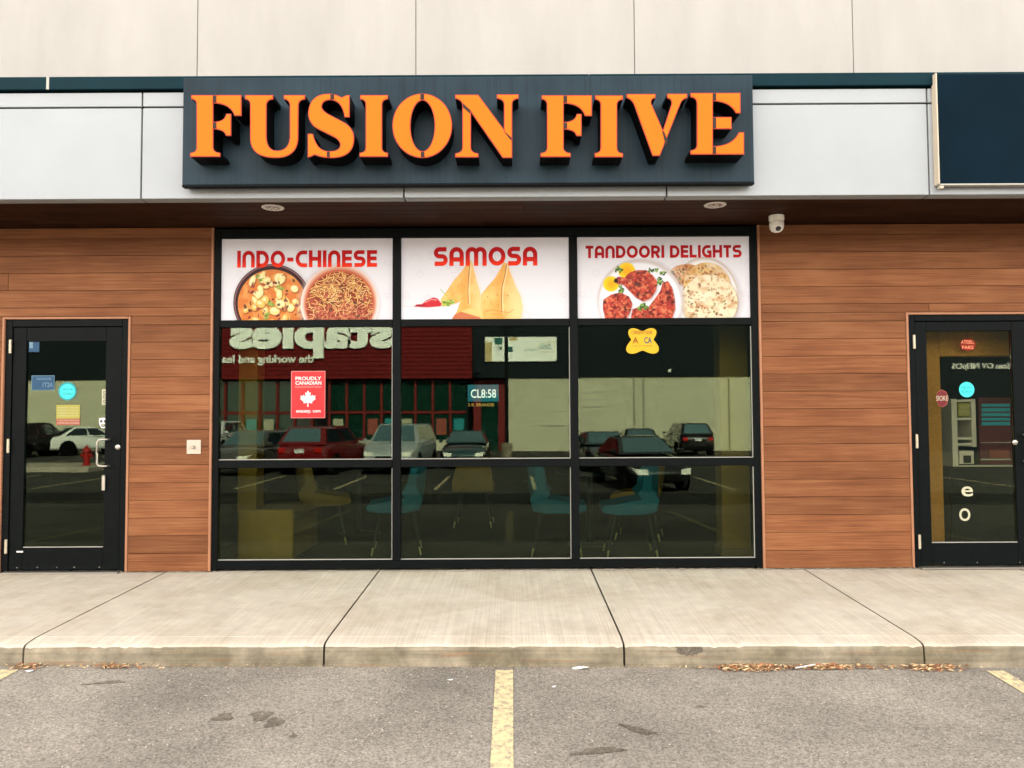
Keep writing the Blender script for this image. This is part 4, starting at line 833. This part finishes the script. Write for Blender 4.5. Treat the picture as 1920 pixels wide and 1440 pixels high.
box('side_panel', (-2.53, -2.02), (0.42, 0.48), (0.022, 0.50), M['orangefab'], t, 0.012); box('seat', (-2.53, -2.03), (0.481, 1.5), (0.38, 0.47), M['tanfab'], t, 0.03); box('plinth', (-2.52, -2.06), (0.49, 1.48), (0.022, 0.379), M['orangefab'], t, 0.006)
for lab, x0, x1, y0 in (('tan column inside the left corner of the window', -2.60, -2.42, 0.60), ('orange column inside the right corner of the window', 1.98, 2.25, 0.62)):
    t = thing('interior_column', lab, 'column', ((x0 + x1) / 2, y0 + 0.1, 0.021)); box('shaft', (x0, x1), (y0, y0 + 0.22), (0.085, 3.08), M['orangefab'], t, 0.006); box('skirting', (x0 - 0.012, x1 + 0.012), (y0 - 0.012, y0 + 0.232), (0.022, 0.084), M['tanfab'], t, 0.004)

# inside the neighbouring shop
M['gold'] = mat('gold_textured_wall', (0.42, 0.19, 0.02), 0.7, var=0.45, scale=120)
M['cream'] = mat('cream_rack', (0.75, 0.70, 0.56), 0.5); M['board_teal'] = mat('teal_menu_rows', (0.04, 0.30, 0.34), 0.5, emit=(0.03, 0.25, 0.30), estr=0.25 / 2 ** EXPO); M['board_red'] = mat('maroon_menu_rows', (0.16, 0.03, 0.035), 0.5)  # teal menu rows are given a small glow of their own
t = thing('gold_wall_end', 'narrow gold textured wall end just inside the right door', 'wall', at(1752, 1040, 0.3))
p, q = at(1742, 1030, 0.3), at(1761, 630, 0.3); box('wall_face', (p.x, q.x), (0.3, 0.9), (0.022, 2.35), M['gold'], t, 0.004); box('bulkhead', (q.x + 0.002, 5.4), (0.3, 0.42), (at(1800, 668, 0.3).z, 2.5), M['gold'], t, 0.004)
t = thing('display_rack', 'tall cream display rack behind the right door glass', 'rack', at(1810, 1050, 1.0)); Y = 1.0
def ibox(name, u0, v0, u1, v1, y0, y1, m): p, q = at(u0, v1, y0), at(u1, v0, y0); return box(name, (p.x, q.x), (y0, y1), (p.z, q.z), m, t, 0.004)
ibox('upright', 1787, 748, 1794, 875, Y, Y + 0.3, M['cream']); ibox('upright', 1823, 748, 1829, 838, Y, Y + 0.3, M['cream'])
for v in (749, 783, 820, 831): ibox('shelf', 1794.5, v, 1822.5, v + 5, Y + 0.005, Y + 0.3, M['cream'])
c = ibox('card', 1797, 756, 1821, 781, Y + 0.02, Y + 0.03, M['yellowcard']); gtext('AIHHI', 1800, 759, 1818, 767, M['creamcard'], t, Y + 0.0195); gtext('GIVEN', 1800, 769, 1819, 778, M['creamcard'], t, Y + 0.0195)
c = ibox('box_frame', 1799, 845, 1826, 870, Y + 0.01, Y + 0.2, M['cream']); ibox('box_screen', 1807, 854, 1821, 868, Y + 0.003, Y + 0.0095, M['darkwall']); ibox('counter_edge', 1788, 872, 1900, 875.5, Y, Y + 0.05, M['cream'])
ibox('counter_front', 1788, 876, 1930, 1042, Y + 0.01, Y + 0.04, M['darkwall'])
t = thing('menu_board', 'menu board with faintly glowing teal rows behind the right door glass', 'menu board', at(1867, 875, 1.3)); Y = 1.3
ibox('back_panel', 1838, 745, 1897, 871, Y, Y + 0.04, M['board_red'])
for i, (v0, v1) in enumerate(((757, 763), (765, 772), (774, 781), (783, 789), (791, 798))): ibox('menu_row', 1841, v0, 1894, v1, Y - 0.012, Y - 0.002, M['board_teal'])
ibox('rail', 1840, 829, 1896, 831, Y - 0.02, Y - 0.002, M['cream']); ibox('drawer', 1856, 843, 1893, 859, Y - 0.02, Y - 0.002, M['rednotice']); ibox('rail', 1840, 860, 1896, 863, Y - 0.02, Y - 0.002, M['cream'])

# ------------------------------------------------------------------ across the parking lot (mirrored in the glass)
FY = -38.3; ALB = 1.0
def mx(u, d): return (u - 960) * d / FPX
def mz(v, d): return 1.35 + (780 - v) * d / FPX
M['storered'] = mat('red_ribbed_metal', (0.12, 0.002, 0.003), 0.7, var=0.1, scale=0.6); M['storeframe'] = mat('maroon_frame', (0.13, 0.008, 0.008), 0.5)
M['storeglass'] = mat('green_store_glass', (0.004, 0.024, 0.016), 0.05, coat=1.0); M['block'] = mat('cream_block_wall', (0.46, 0.435, 0.32), 0.85, var=0.1, scale=0.5); M['blockgap'] = mat('block_mortar', (0.36, 0.34, 0.25), 0.9)
M['charcoal'] = mat('charcoal_cladding', (0.006, 0.010, 0.013), 0.7, var=0.2, scale=0.5, spec=0.1); M['signwhite'] = mat('white_channel_letter', (0.88, 0.88, 0.84), 0.5)
st = thing('red_store', 'red ribbed office store with big white lettering mirrored in the window', 'building', (-11.5, FY, -0.6))
x0, x1 = -21.5, mx(885, 45); zb = -0.75
box('fascia_core', (x0, x1), (FY - 9, FY - 0.06), (3.6, 8.6), M['storeframe'], st)
z = 3.6
while z < 8.5: box('metal_rib', (x0, x1), (FY - 0.059, FY), (z + 0.012, z + 0.238), M['storered'], st, 0.012); z += 0.25
box('wall_core', (x0, x1), (FY - 9, FY - 0.9), (zb, 3.59), M['charcoal'], st)
box('bulkhead', (x0, x1), (FY - 0.85, FY - 0.35), (zb, 0.0), M['block'], st)
bays = [(-21.2 + 1.03 * k) for k in range(18)]
for i, bx in enumerate(bays):
    isdoor = 8 <= i <= 9
    box('post', (bx - 0.07, bx + 0.07), (FY - 0.7, FY - 0.5), (0.005, 3.59), M['storeframe'], st)
    for z0, z1, rr in ((1.72, 3.5, 0), (0.06, 1.56, 1)):
        p = box('window', (bx + 0.075, bx + 0.955), (FY - 0.66, FY - 0.62), (z0, z1), M['storeglass'] if not isdoor else M['lens'], st)
        if rr and not isdoor and i not in (4, 7):
            box('window_poster', (bx + 0.2, bx + 0.8), (FY - 0.615, FY - 0.605), (z0 + 0.25, z1 - 0.3), [M['rednotice'], M['tealink'], M['creamcard'], M['storeglass']][i % 4], p)
    box('post_cross', (bx + 0.075, bx + 0.955), (FY - 0.7, FY - 0.5), (1.565, 1.715), M['storeframe'], st)
xa, xb = mx(735, 45), mx(428, 45)
text('lettering', 'staples', xa - xb, 80 * 45 / FPX, M['signwhite'], st, ((xa + xb) / 2, FY + 0.005, mz(669, 45) + 40 * 45 / FPX), 0.2, 0.042, FACE_IN)
text('tagline', 'the working and learning company', 9.4, 0.62, M['signwhite'], st, (mx(586, 45) - 4.7, FY + 0.005, mz(672, 45)), 0.1, 0.012, FACE_IN)
wb = thing('block_store', 'cream block wall store with a dark fascia mirrored in the right panes', 'building', (7, FY, -0.75))
def blockwall(parent, xa, xb, z0=-0.8, z1=3.62):
    box('wall_core', (xa, xb), (FY - 9, FY - 0.04), (z0, z1), M['blockgap'], parent); z = z0
    while z < z1 - 0.05: box('block_course', (xa, xb), (FY - 0.039, FY), (z + 0.004, min(z + 0.2, z1) - 0.004), M['block'], parent); z += 0.2
blockwall(wb, mx(952, 45), 15.2)
box('dark_fascia', (x1 + 0.02, 15.2), (FY - 9, FY + 0.15), (3.63, 8.6), M['charcoal'], wb); box('entry_recess', (x1 + 0.02, mx(952, 45) - 0.02), (FY - 9, FY - 0.5), (-0.75, 3.62), M['storeframe'], wb)
box('service_door', (x1 + 0.5, x1 + 1.5), (FY - 0.49, FY - 0.44), (-0.7, 2.6), M['storeglass'], wb)
for u0, u1, v0, v1 in ((1016, 1058, 742, 796), (1088, 1134, 735, 762)):
    w_ = box('window', (mx(u0, 45), mx(u1, 45)), (FY + 0.001, FY + 0.03), (mz(v1, 45), mz(v0, 45)), M['block'], wb)
    for zz in (mz(v1, 45), mz((v0 + v1) / 2, 45), mz(v0, 45)): box('window_rail', (mx(u0, 45), mx(u1, 45)), (FY + 0.031, FY + 0.06), (zz - 0.04, zz + 0.04), M['cream'], w_)
for u in (1188, 1206, 1366): box('downspout', (mx(u, 45) - 0.05, mx(u, 45) + 0.05), (FY + 0.001, FY + 0.1), (-0.8, 3.62), M['blockgap'], wb, 0.01)
box('wall_light', (mx(1253, 45) - 0.09, mx(1253, 45) + 0.09), (FY + 0.151, FY + 0.3), (mz(700, 45), mz(694, 45)), M['signwhite'], wb, 0.03)
dkb = thing('charcoal_store', 'charcoal clad store with thin white lettering mirrored in the right door', 'building', (28, FY, -0.8))
box('body', (15.25, 60), (FY - 9, FY), (-0.95, 8.6), M['charcoal'], dkb); text('lettering', 'Ssau OY NEIpOS', 3.4, 0.42, M['signwhite'], dkb, (27.5, FY + 0.002, 4.1), 0.08, -0.008, FACE_IN)
lb = thing('far_block_store', 'cream block wall store mirrored in the left door', 'building', (-40, FY, -0.5)); blockwall(lb, -70, x0 - 0.05); box('dark_fascia', (-70, x0 - 0.05), (FY - 9, FY + 0.15), (3.63, 8.6), M['charcoal'], lb)
bb = thing('white_billboard', 'white sign with green and tan print on the dark fascia mirrored in the middle pane', 'sign', (mx(976, 45), FY + 0.2, mz(677, 45)))
box('face_panel', (mx(909, 45), mx(1043, 45)), (FY + 0.155, FY + 0.28), (mz(677, 45), mz(631, 45)), M['signwhite'], bb, 0.02)
M['tanink'] = mat('tan_print', (0.50, 0.38, 0.18), 0.6); M['greenink'] = mat('green_print', (0.02, 0.10, 0.09), 0.6); yb = FY + 0.281
def bprint(name, u0, v0, u1, v1, m, dy=0.0): return box(name, (mx(u0, 45), mx(u1, 45)), (yb + dy, yb + dy + 0.004), (mz(v1, 45), mz(v0, 45)), m, bb)
bprint('tan_patch', 909.5, 640, 922, 676.5, M['tanink']); bprint('tan_patch', 955, 631.5, 970, 638, M['tanink']); bprint('green_patch', 927, 632, 942, 645, M['greenink']); bprint('green_patch', 952, 649, 961, 659, M['greenink']); bprint('box_border', 1010, 640.5, 1039, 660, M['tanink']); bprint('box_field', 1011, 641.5, 1038, 659, M['signwhite'], 0.006)
for s_, u0, v0, u1, v1 in (('HEO3O', 1013, 644, 1034, 649), ('JARXE', 1013, 650, 1034, 655), ('WO1LO', 984, 653, 1006, 657), ('MEH', 932, 648, 941, 655)):
    text('lettering', s_, mx(u1, 45) - mx(u0, 45), mz(v0, 45) - mz(v1, 45), M['greenink'], bb, ((mx(u0, 45) + mx(u1, 45)) / 2, yb + 0.012, (mz(v0, 45) + mz(v1, 45)) / 2), 0.004, 0.01, FACE_IN)
lx, ly = mx(949, 37), 6.74 - 37; lz = gz(lx, ly)
t = thing('light_pole', 'black lot light pole on a round concrete base mirrored in the middle pane', 'lamp post', (lx, ly, lz))
lathe('footing', [(0.27, -0.05), (0.27, 0.70), (0.25, 0.74), (0.1, 0.75)], M['kerb'], t, (lx, ly, lz), seg=24); box('pole', (lx - 0.09, lx + 0.09), (ly - 0.09, ly + 0.09), (lz + 0.751, 8.0), M['black'], t, 0.01); box('lamp_head', (lx - 0.18, lx + 0.18), (ly - 0.9, ly + 0.25), (8.001, 8.12), M['black'], t, 0.03)
isl = box('traffic_island', (-40, mx(212, 29)), (-23.6, -20.6), (-0.75, gz(-16, -20) + 0.17), M['slab'], None, 0.03); tag(isl, kind='structure')
hx, hy, hz = mx(166, 28.5), -21.7, gz(-16, -20) + 0.171
t = thing('fire_hydrant', 'red fire hydrant on the concrete island mirrored in the left door', 'hydrant', (hx, hy, hz)); M['hydrant'] = mat('red_hydrant_paint', (0.30, 0.012, 0.01), 0.45)
b = lathe('barrel', [(0.17, 0.0), (0.17, 0.04), (0.11, 0.06), (0.11, 0.48), (0.15, 0.50), (0.15, 0.55), (0.12, 0.60), (0.07, 0.68), (0.03, 0.70)], M['hydrant'], t, (hx, hy, hz), seg=24)
lathe('cap_nut', [(0.03, 0), (0.03, 0.05)], M['hydrant'], t, (hx, hy, hz + 0.701), seg=6); lathe('nozzle', [(0.06, -0.2), (0.075, -0.19), (0.075, -0.15), (0.05, -0.14), (0.05, 0.14), (0.075, 0.15), (0.075, 0.19), (0.06, 0.2)], M['hydrant'], t, (hx, hy, hz + 0.36), 'X', 18)

# cars
M['carglass'] = mat('car_glass', (0.16, 0.30, 0.34), 0.04, 0.75, coat=1.0, spec=1.0); M['cardark'] = mat('car_side_glass', (0.006, 0.012, 0.014), 0.05, coat=0.6, spec=0.5); M['tyre'] = mat('tyre_rubber', (0.012, 0.012, 0.012), 0.8); M['rim'] = mat('alloy_rim', (0.5, 0.5, 0.5), 0.3, 0.8)
M['headlamp'] = mat('headlamp', (0.75, 0.72, 0.65), 0.08, coat=1); M['taillamp'] = mat('tail_lamp', (0.40, 0.010, 0.008), 0.15, coat=1); M['platem'] = mat('number_plate', (0.6, 0.6, 0.62), 0.5)
CT = {'sedan': dict(L=4.65, w=0.90, hood=0.90, deck=0.98, roof=1.44, wf=(0.95, 0.05), rr=(-1.75, -0.95), nose=0.62, tail=0.78),
      'suv': dict(L=4.6, w=0.93, hood=1.05, deck=1.08, roof=1.66, wf=(1.02, 0.35), rr=(-2.22, -1.75), nose=0.75, tail=1.0),
      'hatch': dict(L=4.2, w=0.89, hood=0.95, deck=0.98, roof=1.50, wf=(1.05, 0.30), rr=(-2.02, -1.50), nose=0.66, tail=0.9),
      'van': dict(L=4.9, w=0.98, hood=1.08, deck=1.08, roof=1.74, wf=(1.45, 0.72), rr=(-2.40, -2.10), nose=0.78, tail=1.02)}
def car(label, kind, paint, u, d, rot, cat='car', dx=0.0):
    k = CT[kind]; L, w = k['L'], k['w']; t = thing('parked_car', label, cat, (0, 0, 0), 'cars parked across the lot'); hl = L / 2
    tops = [(-hl, k['tail'] * 0.86, 0.80), (-hl + 0.06, k['tail'], 0.88), (-hl + 0.25, k['deck'], 0.95), (k['rr'][0] + 0.3, k['deck'] + 0.02, 1.0), (-0.9, k['deck'], 1.0), (0, (k['deck'] + k['hood']) / 2, 1.0), (k['wf'][0] - 0.2, k['hood'] + 0.01, 1.0), (k['wf'][0] + 0.4, k['hood'] - 0.03, 0.99), (hl - 0.45, k['hood'] - 0.12, 0.95), (hl - 0.12, k['nose'] + 0.06, 0.86), (hl, k['nose'] * 0.84, 0.74)]
    vs, fs = [], []
    for x, zt, ws in tops:
        ww = w * ws; b_ = 0.24 if abs(x) < hl - 0.1 else 0.30
        half_ = [(ww * 0.86, b_), (ww * 0.985, b_ + 0.12), (ww, b_ + 0.3 if b_ + 0.3 < zt - 0.1 else (b_ + zt) / 2), (ww * 0.985, zt - 0.12), (ww * 0.94, zt - 0.04), (ww * 0.78, zt), (0, zt + 0.03)]
        vs += [(x, y, z_) for y, z_ in half_] + [(x, -y, z_) for y, z_ in reversed(half_[:-1])]
    n = 13
    for i in range(len(tops) - 1):
        for j in range(n): fs.append((i * n + j, i * n + (j + 1) % n, (i + 1) * n + (j + 1) % n, (i + 1) * n + j))
    fs += [tuple(range(n))[::-1], tuple(range((len(tops) - 1) * n, len(tops) * n))]
    body = raw('body', vs, fs, paint, t, (0, 0, 0), smooth=50); bm = bmesh.new(); bm.from_mesh(body.data); bmesh.ops.recalc_face_normals(bm, faces=bm.faces); bm.to_mesh(body.data); bm.free()
    sub = body.modifiers.new('round', 'SUBSURF'); sub.levels = sub.render_levels = 2
    # cabin frustum with inset panes
    zb_, zr_ = k['deck'] - 0.03, k['roof']; wb_, wt = w * 0.93, w * 0.70; (f0, f1), (r0, r1) = k['wf'], k['rr']
    c8 = [(f0, wb_, zb_), (f0, -wb_, zb_), (r0, -wb_, zb_), (r0, wb_, zb_), (f1, wt, zr_ - 0.02), (f1, -wt, zr_ - 0.02), (r1, -wt, zr_ - 0.02), (r1, wt, zr_ - 0.02), (f1 - 0.4, 0.8 * wt, zr_), (f1 - 0.4, -0.8 * wt, zr_), (r1 + 0.4, -0.8 * wt, zr_), (r1 + 0.4, 0.8 * wt, zr_)]
    raw('roof', c8, [(0, 4, 5, 1), (2, 6, 7, 3), (0, 3, 7, 4), (1, 5, 6, 2), (4, 8, 9, 5), (6, 10, 11, 7), (5, 9, 10, 6), (4, 7, 11, 8), (8, 11, 10, 9)], paint, t, (0, 0, 0)).modifiers.new('round', 'BEVEL').width = 0.07
    def pane(name, q, s0, s1, t0, t1):
        q = [Vector(p) for p in q]; nrm = (q[1] - q[0]).cross(q[3] - q[0]).normalized() * 0.008
        P = lambda a, b: q[0].lerp(q[1], a).lerp(q[3].lerp(q[2], a), b) + nrm
        raw(name, [P(s0, t0), P(s1, t0), P(s1, t1), P(s0, t1)], [(0, 1, 2, 3)], M['cardark'] if name == 'side_window' else M['carglass'], t, (0, 0, 0))
    pane('windscreen', [c8[1], c8[0], c8[4], c8[5]], 0.06, 0.94, 0.10, 0.93); pane('rear_window', [c8[3], c8[2], c8[6], c8[7]], 0.09, 0.91, 0.15, 0.9)
    for q in ([c8[0], c8[3], c8[7], c8[4]], [c8[2], c8[1], c8[5], c8[6]]):
        fr_ = q[0] == c8[0]
        for a_, b_ in (((0.10, 0.47), (0.50, 0.92)) if fr_ else ((0.08, 0.50), (0.53, 0.90))): pane('side_window', q, a_, b_, 0.10, 0.86)
    for sx in (1.36 if kind != 'van' else 1.5, -1.38):
        for sy in (1, -1):
            wh = lathe('wheel', [(0.20, 0.10), (0.315, 0.10), (0.335, 0.07), (0.335, -0.07), (0.315, -0.10), (0.20, -0.10)], M['tyre'], t, (0, 0, 0), 'Y', 24); wh.location = (sx, sy * (w - 0.115), 0.335)
            rm = lathe('rim', [(0.205, 0.0), (0.20, 0.02), (0.08, 0.006), (0.05, 0.02), (0.01, 0.022)], M['rim'], wh, (0, 0, 0), 'Y', 20); rm.location = (0, 0.095 * sy, 0); rm.rotation_euler = (0, 0, math.pi if sy > 0 else 0)
            ar = lathe('wheel_arch', [(0.40, 0.0), (0.40, 0.012), (0.37, 0.014)], M['black'], t, (0, 0, 0), 'Y', 24); ar.location = (sx, sy * (w + 0.001), 0.36); ar.rotation_euler = (0, 0, math.pi if sy > 0 else 0)
    for sy in (1, -1):
        raw('headlight', [(hl - 0.13, sy * w * 0.84, k['nose'] + 0.03), (hl - 0.02, sy * w * 0.50, k['nose'] + 0.00), (hl + 0.005, sy * w * 0.50, k['nose'] - 0.13), (hl - 0.05, sy * w * 0.80, k['nose'] - 0.13), (hl - 0.3, sy * w * 0.93, k['nose'] + 0.06)], [(0, 1, 2, 3), (0, 3, 4)], M['headlamp'], t, (0, 0, 0))
        box('tail_light', (-hl - 0.012, -hl + 0.10), (sy * w * 0.70 - 0.13, sy * w * 0.70 + 0.13), (k['tail'] - 0.24, k['tail'] - 0.05), M['taillamp'], t, 0.03)
        box('side_mirror', (f0 - 0.32, f0 - 0.14), (sy * (w + 0.08) - 0.08, sy * (w + 0.08) + 0.08), (zb_ + 0.02, zb_ + 0.15), paint, t, 0.03)
    box('grille', (hl - 0.02, hl + 0.012), (-w * 0.42, w * 0.42), (k['nose'] - 0.26, k['nose'] - 0.13), M['black'], t, 0.02); box('front_intake', (hl - 0.03, hl + 0.01), (-w * 0.55, w * 0.55), (0.31, 0.40), M['black'], t, 0.02)
    box('number_plate', (-hl - 0.014, -hl + 0.02), (-0.17, 0.17), (k['tail'] - 0.24, k['tail'] - 0.11), M['platem'], t, 0.004); box('rear_bumper', (-hl - 0.03, -hl + 0.1), (-w * 0.78, w * 0.78), (0.32, 0.50), M['black'] if kind != 'sedan' else paint, t, 0.04)
    x, y = mx(u, d) + dx, 6.74 - d; t.location = (x, y, gz(x, y) + 0.002); t.rotation_euler = (0, 0, R(rot)); return t
P = lambda n, c, **k: mat(n, c, 0.3, k.get('metal', 0.2), coat=1.0)
car('black sedan nearest in the mirrored lot, nose towards the shop', 'sedan', P('black_paint', (0.008, 0.009, 0.010)), 1196, 22.4, 82)
car('dark red sport utility seen from behind in the left pane', 'suv', P('red_paint', (0.16, 0.006, 0.008)), 612, 28, -80)
car('silver minivan nose on beside the left mullion', 'van', P('silver_paint', (0.42, 0.45, 0.46), metal=0.4), 752, 28.5, 94)
car('dark teal sedan nose on in the middle pane', 'sedan', P('teal_paint', (0.02, 0.05, 0.055)), 874, 31.5, 90)
car('grey hatchback nose on in the left corner pane', 'hatch', P('grey_paint', (0.07, 0.065, 0.06)), 478, 27.5, 100)
car('dark blue sedan half hidden behind the black sedan', 'sedan', P('navy_paint', (0.015, 0.03, 0.04)), 1128, 29.5, 84)
car('black sedan with only its roof showing behind the nearest sedan', 'sedan', P('dark_paint', (0.010, 0.012, 0.012)), 1190, 37.5, -90)
car('black sport utility seen from behind near the cream block wall', 'suv', P('jet_paint', (0.010, 0.008, 0.009)), 1284, 41, -92)
car('white van at the far left of the mirrored lot', 'van', P('white_van_paint', (0.6, 0.62, 0.62)), 402, 42, 90, 'van')
car('white sedan seen from behind in the left door glass', 'sedan', P('white_paint', (0.70, 0.70, 0.68), metal=0), 168, 40, -52)
car('black sport utility beside the white sedan in the left door glass', 'suv', P('coal_paint', (0.009, 0.009, 0.010)), 66, 38, -75)

# ------------------------------------------------------------------ litter along the kerb
def scatter_leaves(name, label, spans, n, cols_, big):
    g = random.Random(len(name) + n); vs, fs, mi = [], [], []
    for k in range(n):
        x0_, x1_, dep = spans[g.randrange(len(spans))]; x = x0_ + (x1_ - x0_) * (0.5 + 0.5 * (g.random() + g.random() - 1)); y = -1.955 - dep * g.random() ** 2; z = gz(x, y) + 0.006 + 0.018 * g.random() * (1 - min(1, (-1.955 - y) / dep))
        a = g.random() * 6.28; l_, w_ = big * (0.5 + g.random()), big * (0.10 + 0.22 * g.random()); d = Vector((math.cos(a), math.sin(a), 0.3 * (g.random() - 0.5))); s = Vector((-math.sin(a), math.cos(a), 0.7 * (g.random() - 0.5))); c = Vector((x, y, z)); up = Vector((0, 0, 0.25 * l_ * g.random()))
        b0 = len(vs); vs += [c - d * l_ / 2 + up * 0.3, c - s * w_ / 2, c + d * l_ / 2 + up, c + s * w_ / 2 + up * 0.5]; fs += [(b0, b0 + 1, b0 + 2), (b0, b0 + 2, b0 + 3)]; i = g.randrange(len(cols_)); mi += [i, i]
    o = raw(name, vs, fs, cols_[0], None, (spans[0][0], -2.0, gz(spans[0][0], -2.0)))
    for c in cols_[1:]: o.data.materials.append(c)
    o.data.polygons.foreach_set('material_index', mi); tag(o, label, 'leaves', None, 'stuff')
LC = [mat('leaf_rust', (0.30, 0.10, 0.04), 0.8), mat('leaf_brown', (0.22, 0.11, 0.05), 0.8), mat('leaf_tan', (0.42, 0.27, 0.13), 0.8), mat('leaf_straw', (0.55, 0.42, 0.24), 0.8), mat('leaf_dark', (0.09, 0.045, 0.025), 0.8)]
scatter_leaves('leaf_litter', 'rusty dead leaves and chips heaped along the right part of the kerb', [(1.22, 1.75, 0.05), (1.22, 1.62, 0.07), (1.78, 2.05, 0.03), (2.36, 2.72, 0.06), (0.8, 2.9, 0.03)], 1250, LC, 0.036)
scatter_leaves('leaf_litter', 'small patch of red dead leaves at the left end of the kerb', [(-3.08, -2.82, 0.05), (-2.55, -2.3, 0.03), (-3.4, -1.4, 0.03)], 300, LC, 0.034)
scatter_leaves('grit_litter', 'thin line of grit and crumbs along the foot of the kerb', [(-4.2, 4.2, 0.10)], 1800, [LC[2], LC[3], LC[1]], 0.009)
g = random.Random(3); vs, fs = [], []
for k in range(2600):
    y = -1.96 - 1.6 * g.random(); x = -4 + 8 * g.random(); r_ = 0.0016 + 0.0034 * g.random() ** 3; c = Vector((x, y, gz(x, y) + r_ * 0.5)); b0 = len(vs)
    vs += [c + Vector(v) * r_ for v in ((1, 0.2, 0), (-0.2, 1, 0.1), (-1, -0.1, 0), (0.1, -1, -0.1), (0, 0, 0.9), (0, 0, -0.6))]; fs += [(b0 + i, b0 + (i + 1) % 4, b0 + 4) for i in range(4)] + [(b0 + (i + 1) % 4, b0 + i, b0 + 5) for i in range(4)]
tag(raw('loose_gravel', vs, fs, mat('pale_grit', (0.38, 0.33, 0.28), 0.9), None, (0, -2.5, -0.2)), 'loose pale gravel grains scattered over the asphalt', 'gravel', None, 'stuff')
def ground_at(u, v):
    d = ROT @ Vector(((u - 960) / FPX, -(v - 720) / FPX, -1)); t_ = 1.0
    for _ in range(30): p = CAM + d * t_; t_ *= (CAM.z - gz(p.x, p.y)) / max(1e-6, CAM.z - p.z)
    return CAM + d * t_
def scrap(name, label, cat, u, v, sx, sy, h, m, rot):
    p = ground_at(u, v); vs = []; N = 12
    for i in range(N): a = 2 * math.pi * i / N; rr = 1 + 0.25 * math.sin(3 * a + u); vs.append((sx * rr * math.cos(a), sy * rr * math.sin(a), 0.002 + h * (0.4 + 0.4 * math.sin(2 * a + v))))
    vs.append((0, 0, h)); o = raw(name, vs, [(i, (i + 1) % N, N) for i in range(N)], m, None, (0, 0, 0)); o.location = (p.x, p.y, gz(p.x, p.y) + 0.001); o.rotation_euler = (0, 0, rot); tag(o, label, cat)
scrap('paper_scrap', 'crumpled clear wrapper on the asphalt right of the yellow line', 'litter', 1092, 1254, 0.055, 0.02, 0.012, M['white'], 0.2)
scrap('white_pebble', 'small white pebble on the asphalt right of the yellow line', 'pebble', 1038, 1289, 0.012, 0.009, 0.008, M['whiteink'], 0.1)
scrap('flat_scrap', 'flat white scrap on the asphalt left of the yellow line', 'litter', 843, 1276, 0.018, 0.007, 0.006, M['whiteink'], 0.1)
scrap('card_scrap', 'white card scrap among the red leaves at the left end of the kerb', 'litter', 57, 1259, 0.028, 0.014, 0.007, M['whiteink'], 0.5)
p = ground_at(1510, 1256); t = tube('drinking_straw', [(-0.065, -0.014, 0.004), (0.065, 0.014, 0.016)], 0.0035, M['whiteink'], None, 8, (0, 0, 0)); t.location = (p.x, p.y, gz(p.x, p.y) + 0.012); tag(t, 'white straw lying on the leaf heap by the kerb', 'litter')

g = random.Random(9); vs, fs = [], []
for k in range(900):
    x = -4.4 + 8.8 * g.random(); y = -0.012 - 0.035 * g.random() ** 2; r_ = 0.003 + 0.006 * g.random() ** 2; z = 0.026 + (y * 0.032); b0 = len(vs)
    vs += [(x - r_ * 2, y, z), (x, y - r_, z + r_ * 0.2), (x + r_ * 2, y + 0.001, z), (x, y + r_ * 0.6, z + r_ * 0.9)]; fs += [(b0, b0 + 1, b0 + 3), (b0 + 1, b0 + 2, b0 + 3)]
ALB = 0.62
tag(raw('wall_foot_grit', vs, fs, mat('pale_dust', (0.46, 0.40, 0.30), 0.9), None, (0, -0.03, 0.03)), 'pale crumbs of mortar and dust along the foot of the shopfront', 'grit', None, 'stuff')
